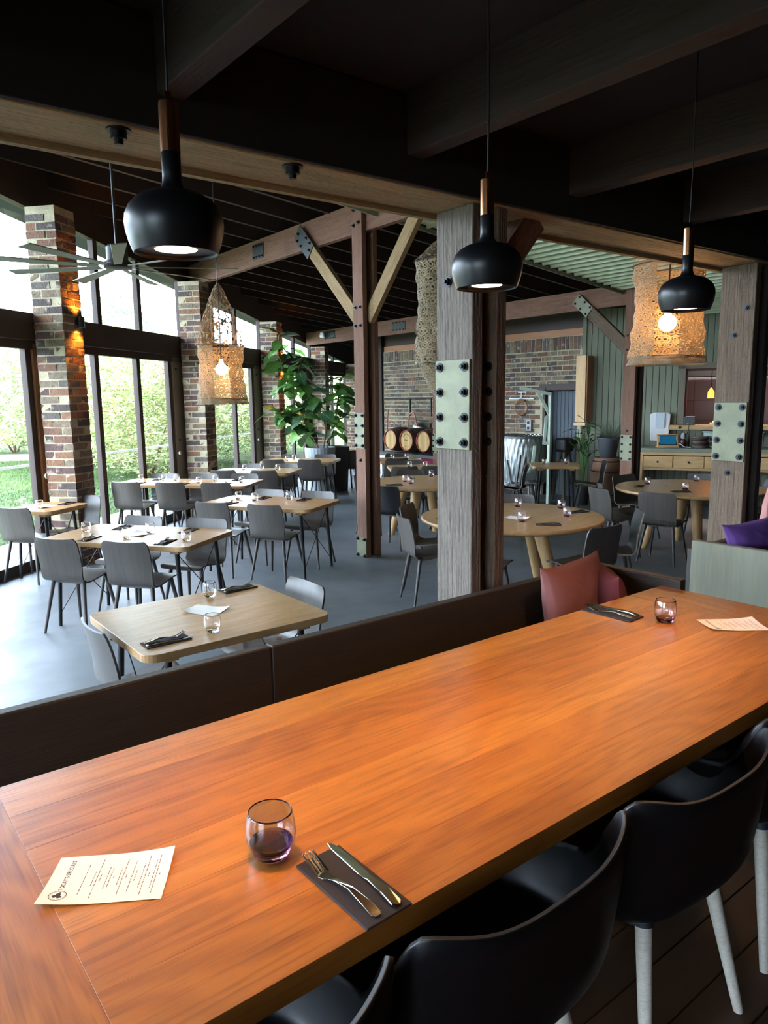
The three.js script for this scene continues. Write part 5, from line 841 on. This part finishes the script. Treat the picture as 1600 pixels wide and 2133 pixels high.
{ // drawer counter below the serving window
  const [cu, cv] = gpt(2.18, 0.33), t = thing('drawer_counter', 'pale timber counter with three drawers and a grey green top below the serving window', 'cabinet', [cu, 0, cv], gAngle);
  M('counter_top', rb(2.66, 0.06, 0.55, 0.005, 0, 0.90, 0, 'x', 1), std({ map: wood(0x87917f, 0x76806f, 0xb09868, { s: 40, figure: 0.4, pores: 1.2 }), roughness: 0.6 }), t);
  M('rail', rb(2.5, 0.05, 0.03, 0.004, 0, 0.85, 0.235, 'x', 1), mat.oakPale, t); M('carcass', mg([bx(2.46, 0.2, 0.42, 0, 0.63, 0, 'x'), bx(2.5, 0.03, 0.46, 0, 0.61, 0, 'x')]), mat.oakPale, t);
  for (const sx of [-1, 1]) for (const sz of [-1, 1]) M('leg', rb(0.11, 0.90, 0.07, 0.004, sx * 1.20, 0, sz * 0.21, 'y', 1), mat.oakPale, t); M('lower_shelf', rb(2.4, 0.05, 0.44, 0.004, 0, 0.24, 0, 'x', 1), mat.frameTan, t);
  for (let i = 0; i < 5; i++) { const d = M('drawer', rb(0.445, 0.185, 0.022, 0.004, -0.92 + i * 0.462, 0.65, 0.222, 'x', 1), mat.oakPale, t); M('knob', lathe([[0, 0.024], [0.014, 0.022], [0.017, 0.014], [0.008, 0.006], [0.008, 0]], 16).rotateX(Math.PI / 2).translate(-0.92 + i * 0.462, 0.742, 0.233), mat.bolt, d); }
  const on = (s, out, h) => { const [a, b] = gpt(s, out); return [a, h, b]; };
  const tb = thing('tablet', 'tablet with a blue screen on a pale timber stand on the counter', 'tablet', on(1.40, 0.40, 0.96), gAngle + 0.25); const tilt = -0.45;
  const put = (g) => g.translate(0, 0.10, 0).applyMatrix4(new THREE.Matrix4().makeRotationX(tilt)); M('stand_frame', put(rb(0.33, 0.22, 0.02, 0.006, 0, -0.1, 0, 'x', 1)).translate(0, 0.012, 0), mat.oakPale, tb); M('bezel', put(rb(0.285, 0.175, 0.006, 0.004, 0, -0.075, 0.011, 'x', 1)).translate(0, 0.012, 0), mat.black, tb); M('screen', put(new THREE.PlaneGeometry(0.25, 0.145).translate(0, 0.012, 0.0155)).translate(0, 0.012, 0), std({ color: 0x04324f, emissive: new THREE.Color(0.02, 0.16, 0.30), emissiveIntensity: 0.22, roughness: 0.2 }), tb); M('stand_foot', mg([rb(0.33, 0.02, 0.2, 0.004, 0, 0, -0.05, 'x', 1), bx(0.02, 0.18, 0.12, 0.14, 0.01, -0.08), bx(0.02, 0.18, 0.12, -0.14, 0.01, -0.08)]), mat.oakPale, tb);
  const bc = thing('wall_bucket', 'white wall bucket with a towel draped over it', 'bin', on(1.25, 0.03, 1.06), gAngle); M('bin_body', prism([[-0.13, 0], [0.13, 0], [0.15, 0.42], [0.10, 0.45], [-0.10, 0.45], [-0.15, 0.42]], 0.1, 0.01).translate(0, 0, 0), mat.white, bc);
  one('towel', rb(0.14, 0.26, 0.012, 0.005, 0, 0, 0), std({ color: 0xcfd9dc, roughness: 0.95 }), 'pale folded towel hanging over the white bucket', 'towel', on(1.25, 0.16, 1.26), gAngle);
  for (let k = 0; k < 3; k++) { const bk = thing('bread_basket', 'stack of woven dark baskets on the counter', 'basket', on(1.87 + k * 0.26, 0.33, 0.96), gAngle, 'stacked dark baskets'); for (let j = 0; j < 5; j++) M('basket', lathe([[0.09, 0], [0.115, 0.02], [0.122, 0.04], [0.115, 0.042], [0.105, 0.02], [0, 0.012]], 24).translate(0, j * 0.036, 0), j % 2 ? std({ color: 0x4a3a31, roughness: 0.8 }) : std({ color: 0x6f6058, roughness: 0.8 }), bk); }
  const sp = thing('spray_bottle', 'dark bottle with pale cap beside the baskets', 'bottle', on(1.62, 0.3, 0.96), gAngle); M('body', lathe([[0, 0], [0.045, 0], [0.048, 0.1], [0.03, 0.13], [0.03, 0.14], [0, 0.14]], 24), std({ color: 0x4b2a2c, roughness: 0.3 }), sp); M('cap', lathe([[0.03, 0.14], [0.045, 0.17], [0.03, 0.22], [0, 0.24]], 24), std({ color: 0xa5a6aa, roughness: 0.6 }), sp);
  one('cable', tube([...[[1.70, 0.25, 1.36], [1.68, 0.26, 1.2], [1.62, 0.3, 1.08], [1.58, 0.32, 0.99]].map(([s, o, h]) => P(...on(s, o, h)))], 0.006, 20, 6), mat.black, 'black cable hanging from the serving shelf', 'cable');
  one('cable', tube([...[[1.53, 0.3, 1.0], [1.58, 0.36, 1.02], [1.64, 0.4, 0.98], [1.74, 0.42, 0.967]].map(([s, o, h]) => P(...on(s, o, h)))], 0.005, 20, 6), mat.white, 'white charging cable behind the tablet', 'cable');
  const pr = thing('docket_printer', 'small grey docket printer on the serving shelf', 'printer', on(1.70, 0.05, kh0 - 0.005), gAngle); M('body', rb(0.17, 0.13, 0.2, 0.012), std({ color: 0x4d5553, roughness: 0.5 }), pr); M('paper_slot', bx(0.12, 0.012, 0.03, 0, 0.125, 0.03), mat.white, pr); M('docket', bx(0.08, 0.002, 0.1, 0, 0.02, 0.12), mat.paper, pr);
  const gt = thing('gastro_shelf', 'pale steel wall shelf under the serving window', 'shelf', on(2.25, 0.12, 1.14), gAngle); M('shelf_top', rb(0.9, 0.02, 0.22, 0.004, 0.1, 0.06, 0, 'x', 1), mat.inox, gt); M('shelf_lip', rb(0.86, 0.055, 0.02, 0.004, 0.1, 0, 0.08, 'x', 1), std({ color: 0xb7d3c8, roughness: 0.4 }), gt);
  // heat lamps and kitchen light
  for (const s of [2.0, 2.6, 3.2]) { const l = thing('heat_lamp', 'amber glowing heat lamp hanging in the serving window', 'lamp', on(s, -0.22, 1.74), gAngle, 'heat lamps in the serving window'); M('shade', lathe([[0.05, 0.0], [0.055, 0.0], [0.05, 0.10], [0.02, 0.15], [0.012, 0.17], [0, 0.17]], 24), std({ color: 0x8a4a18, roughness: 0.4, emissive: new THREE.Color(1, 0.42, 0.06), emissiveIntensity: 0.9 }), l); M('rod', cyl(V3(0, 0.17, 0), V3(0, 0.47, 0), 0.006, 0.006, 8), mat.black, l); const pl = new THREE.PointLight(0xff8a30, 0.1, 0, 2); pl.position.set(0, -0.03, 0); pl.castShadow = true; pl.name = 'heat_lamp_light'; l.add(pl); }
  const kb = thing('kitchen_bench', 'steel kitchen bench behind the serving window', 'bench', on(2.4, -1.5, 0.06), gAngle); M('top', rb(2.4, 0.05, 0.7, 0.005, 0, 0.9, 0, 'x', 1), mat.inox, kb); M('body', bx(2.3, 0.88, 0.6, 0, 0.02, 0), mat.darkSteel, kb);
  const ho = thing('range_hood', 'dark range hood inside the kitchen', 'hood', on(2.2, -2.1, 2.12), gAngle); M('canopy', prism([[-0.9, 0], [0.9, 0], [0.7, 0.22], [-0.7, 0.22]], 0.6, 0.01), mat.darkSteel, ho);
  const tl = thing('ceiling_light', 'linear kitchen ceiling light', 'lamp', on(2.2, -1.2, 2.9), gAngle); M('diffuser', bx(1.2, 0.03, 0.2), std({ color: 0xffffff, emissive: new THREE.Color(1, 0.85, 0.75), emissiveIntensity: 1.6 }), tl); const ra = new THREE.RectAreaLight(0xffece6, 36, 1.2, 0.2); ra.position.set(0, -0.02, 0); ra.rotation.x = -Math.PI / 2; ra.name = 'kitchen_light'; tl.add(ra);
  const wl = thing('warming_plate', 'glowing warming plate on the serving ledge', 'lamp', on(2.35, -0.1, kh0 - 0.005), gAngle); M('plate', rb(0.7, 0.03, 0.2, 0.006, 0, 0, 0), mat.inox, wl); M('glow_strip', rb(0.62, 0.03, 0.08, 0.01, 0, 0.03, 0.02), std({ color: 0x331100, emissive: new THREE.Color(1, 0.45, 0.12), emissiveIntensity: 1.1 }), wl);
}
// ================= garden outside the windows =================
{
  const grassMap = tex(1024, 1024, (u, v) => { const a = fbm(u * 10, v * 10, 10, 10, 4), b = vn(u * 300, v * 300, 300, 300), d = fbm(u * 30 + 4, v * 30, 30, 30, 3); let c = mix([0.16, 0.26, 0.08], [0.31, 0.40, 0.14], a); c = mix(c, [0.42, 0.42, 0.2], Math.max(0, d - 0.55) * 1.6); return mix(c, [0.09, 0.16, 0.05], b * 0.45); }, [1 / 4, 1 / 4]);
  const lawn = struct('lawn', bx(90, 0.1, 90, 5, -0.16, -20, 'x'), std({ map: grassMap, roughness: 1, bumpMap: grit, bumpScale: 0.03 }), 'sunlit mown lawn outside the glass doors');
  // the lawn lies below the slab, the slab edge is outside the glass line
  const blades = []; const bg = new THREE.BufferGeometry(); bg.setAttribute('position', new THREE.Float32BufferAttribute([-0.004, 0, 0, 0.004, 0, 0, 0.006, 0.05, 0.012], 3)); bg.setIndex([0, 1, 2]); bg.computeVertexNormals();
  const N = 60000, inst = new THREE.InstancedMesh(bg, phy({ color: 0x456128, roughness: 0.9, side: THREE.DoubleSide, transmission: 0.2, thickness: 0 }), N), m4 = new THREE.Matrix4(), q = new THREE.Quaternion(), e = new THREE.Euler(), col = new THREE.Color();
  for (let i = 0; i < N; i++) { const s = rr(-1, 13), x = -0.95 - rr(0, 1) * 10.5, [u, v] = wpt(s, x); e.set(rr(-0.5, 0.5), rr(0, 6.28), rr(-0.5, 0.5)); m4.compose(V3(u, -0.06, -v), q.setFromEuler(e), V3(rr(0.8, 1.8), rr(0.6, 1.3), 1)); inst.setMatrixAt(i, m4); inst.setColorAt(i, col.setHSL(rr(0.18, 0.245), rr(0.4, 0.6), rr(0.32, 0.5))); }
  inst.name = 'grass'; inst.userData.kind = 'stuff'; tag(inst, 'short sunlit grass blades on the lawn', 'grass'); inst.receiveShadow = true; scene.add(inst);
  const path = struct('path', polySlab([[-0.63, 28.4], [8.8, 24.2], [10.3, 26.4], [1.2, 31.0]], -0.08, -0.045), std({ color: 0xcfc8ba, roughness: 0.9 }), 'pale gravel path across the lawn');
  const terrace = struct('path', (() => { const g = bx(1.1, 0.05, 26, -1.35, -0.09, -3); return g; })(), std({ color: 0xc9c4b6, roughness: 0.9 }), 'pale paving strip along the glass doors'); terrace.position.copy(P(WW.u, 0, WW.v)); terrace.rotation.y = wwTurn;
  // shrubs
  const leaf = (() => { const g = new THREE.BufferGeometry(); g.setAttribute('position', new THREE.Float32BufferAttribute([0, 0, 0, 0.018, 0.008, 0.05, 0, 0, 0.12, -0.018, 0.008, 0.05], 3)); g.setIndex([0, 1, 2, 0, 2, 3]); g.computeVertexNormals(); return g; })();
  const lm = phy({ color: 0xffffff, roughness: 0.6, side: THREE.DoubleSide, transmission: 0.3, thickness: 0 });
  function shrub(name, label, s, x, rx, ryv, h, n, hue, lightness, size = 1) {
    const [u, v] = wpt(s, x), t = thing(name, label, 'shrub', [u, -0.06, v], rr(0, 6), 'sunlit shrubs beyond the glass doors');
    const st = []; for (let i = 0; i < 6; i++) { const a = i * 1.05; st.push(cyl(V3(0.08 * Math.cos(a), 0, 0.08 * Math.sin(a)), V3(rx * 0.45 * Math.cos(a), h * 0.6, rx * 0.45 * Math.sin(a)), 0.03, 0.012, 6)); } M('stems', st, std({ color: 0x6a543f, roughness: 1 }), t);
    const im = new THREE.InstancedMesh(leaf, lm, n); for (let i = 0; i < n; i++) { const a = rr(0, 6.283), z = rr(-1, 1), rad = Math.cbrt(rr(0.25, 1)), lump = 0.8 + 0.28 * vn(a * 2.2 + 9, z * 3 + 9, 64, 64) + 0.15 * vn(a * 7, z * 8 + 3, 64, 64), k = Math.sqrt(1 - z * z) * rad * lump; e.set(rr(-1.2, 1.2), rr(0, 6.28), rr(-1.2, 1.2)); const f = rr(0.8, 1.5) * size; m4.compose(V3(Math.cos(a) * k * rx, Math.max(0.02, h * 0.52 + z * rad * lump * h * 0.50), Math.sin(a) * k * ryv), q.setFromEuler(e), V3(f, f, f)); im.setMatrixAt(i, m4); const odd = rnd(); im.setColorAt(i, odd < 0.035 ? col.setHSL(0.03, 0.5, 0.36) : odd < 0.3 ? col.setHSL(0.17, 0.35, 0.45) : col.setHSL(hue + rr(-0.03, 0.02), rr(0.3, 0.5), lightness + rr(-0.1, 0.1))); }
    im.name = 'foliage'; im.userData.kind = 'stuff'; im.castShadow = im.receiveShadow = true; t.add(im);
  }
  shrub('garden_shrub', 'dense shrub with reddish tips beyond the second glass doors', 9.4, -4.6, 2.1, 1.9, 3.4, 16000, 0.22, 0.269);
  shrub('garden_shrub', 'dense grey green shrub beyond the doors beside the second brick pillar', 13.0, -4.6, 2.2, 1.9, 3.3, 14000, 0.24, 0.246);
  shrub('garden_shrub', 'rounded shrub beyond the third glass doors', 17.0, -4.4, 2.3, 1.9, 3.2, 12000, 0.22, 0.269);
  shrub('garden_shrub', 'large shrub beyond the doors behind the fig', 21.4, -4.4, 2.4, 2.0, 3.4, 11000, 0.22, 0.269);
  shrub('garden_shrub', 'tall loose shrub at the back of the garden behind the denser shrubs', 12.0, -8.0, 2.6, 2.4, 4.2, 13000, 0.25, 0.253, 1.3);
  shrub('garden_shrub', 'broad pale shrub past the gravel path beyond the first glass door', 16.5, -14.0, 4.0, 3.4, 4.8, 16000, 0.23, 0.317, 1.7);
  shrub('garden_shrub', 'broad shrub beside the pale shrub past the gravel path', 11.2, -17.5, 4.2, 3.4, 4.6, 14000, 0.24, 0.286, 1.8);
  shrub('garden_shrub', 'broad shrub behind the loose shrubs at the far side of the lawn', 21.5, -10.5, 3.6, 3.2, 4.4, 14000, 0.24, 0.286, 1.6);
  shrub('garden_tree', 'distant leafy tree seen through the clerestory panes', 16.5, -9.5, 1.7, 1.7, 5.6, 9000, 0.36, 0.269, 1.4);
  shrub('garden_tree', 'distant dark tree seen past the third pillar clerestory', 40, -6.5, 1.8, 1.8, 8.6, 7000, 0.36, 0.190, 2.0);
  const fence = thing('wire_rail', 'white rail across the garden in front of the shrubs', 'rail', [0, 0, 0]); for (const [a, b] of [[-2, 3], [3, 8], [8, 13]]) M('rail', bar(P(...((w) => [w[0], 0.86, w[1]])(wpt(a, -2.9))), P(...((w) => [w[0], 0.86, w[1]])(wpt(b, -2.7))), 0.03, 0.04), mat.white, fence); for (const s of [-2, 3, 8, 13]) M('rail_post', cyl(P(...((w) => [w[0], -0.08, w[1]])(wpt(s, -2.85))), P(...((w) => [w[0], 0.88, w[1]])(wpt(s, -2.8))), 0.02, 0.02, 8), mat.white, fence);
}
renderer.render(scene, camera);
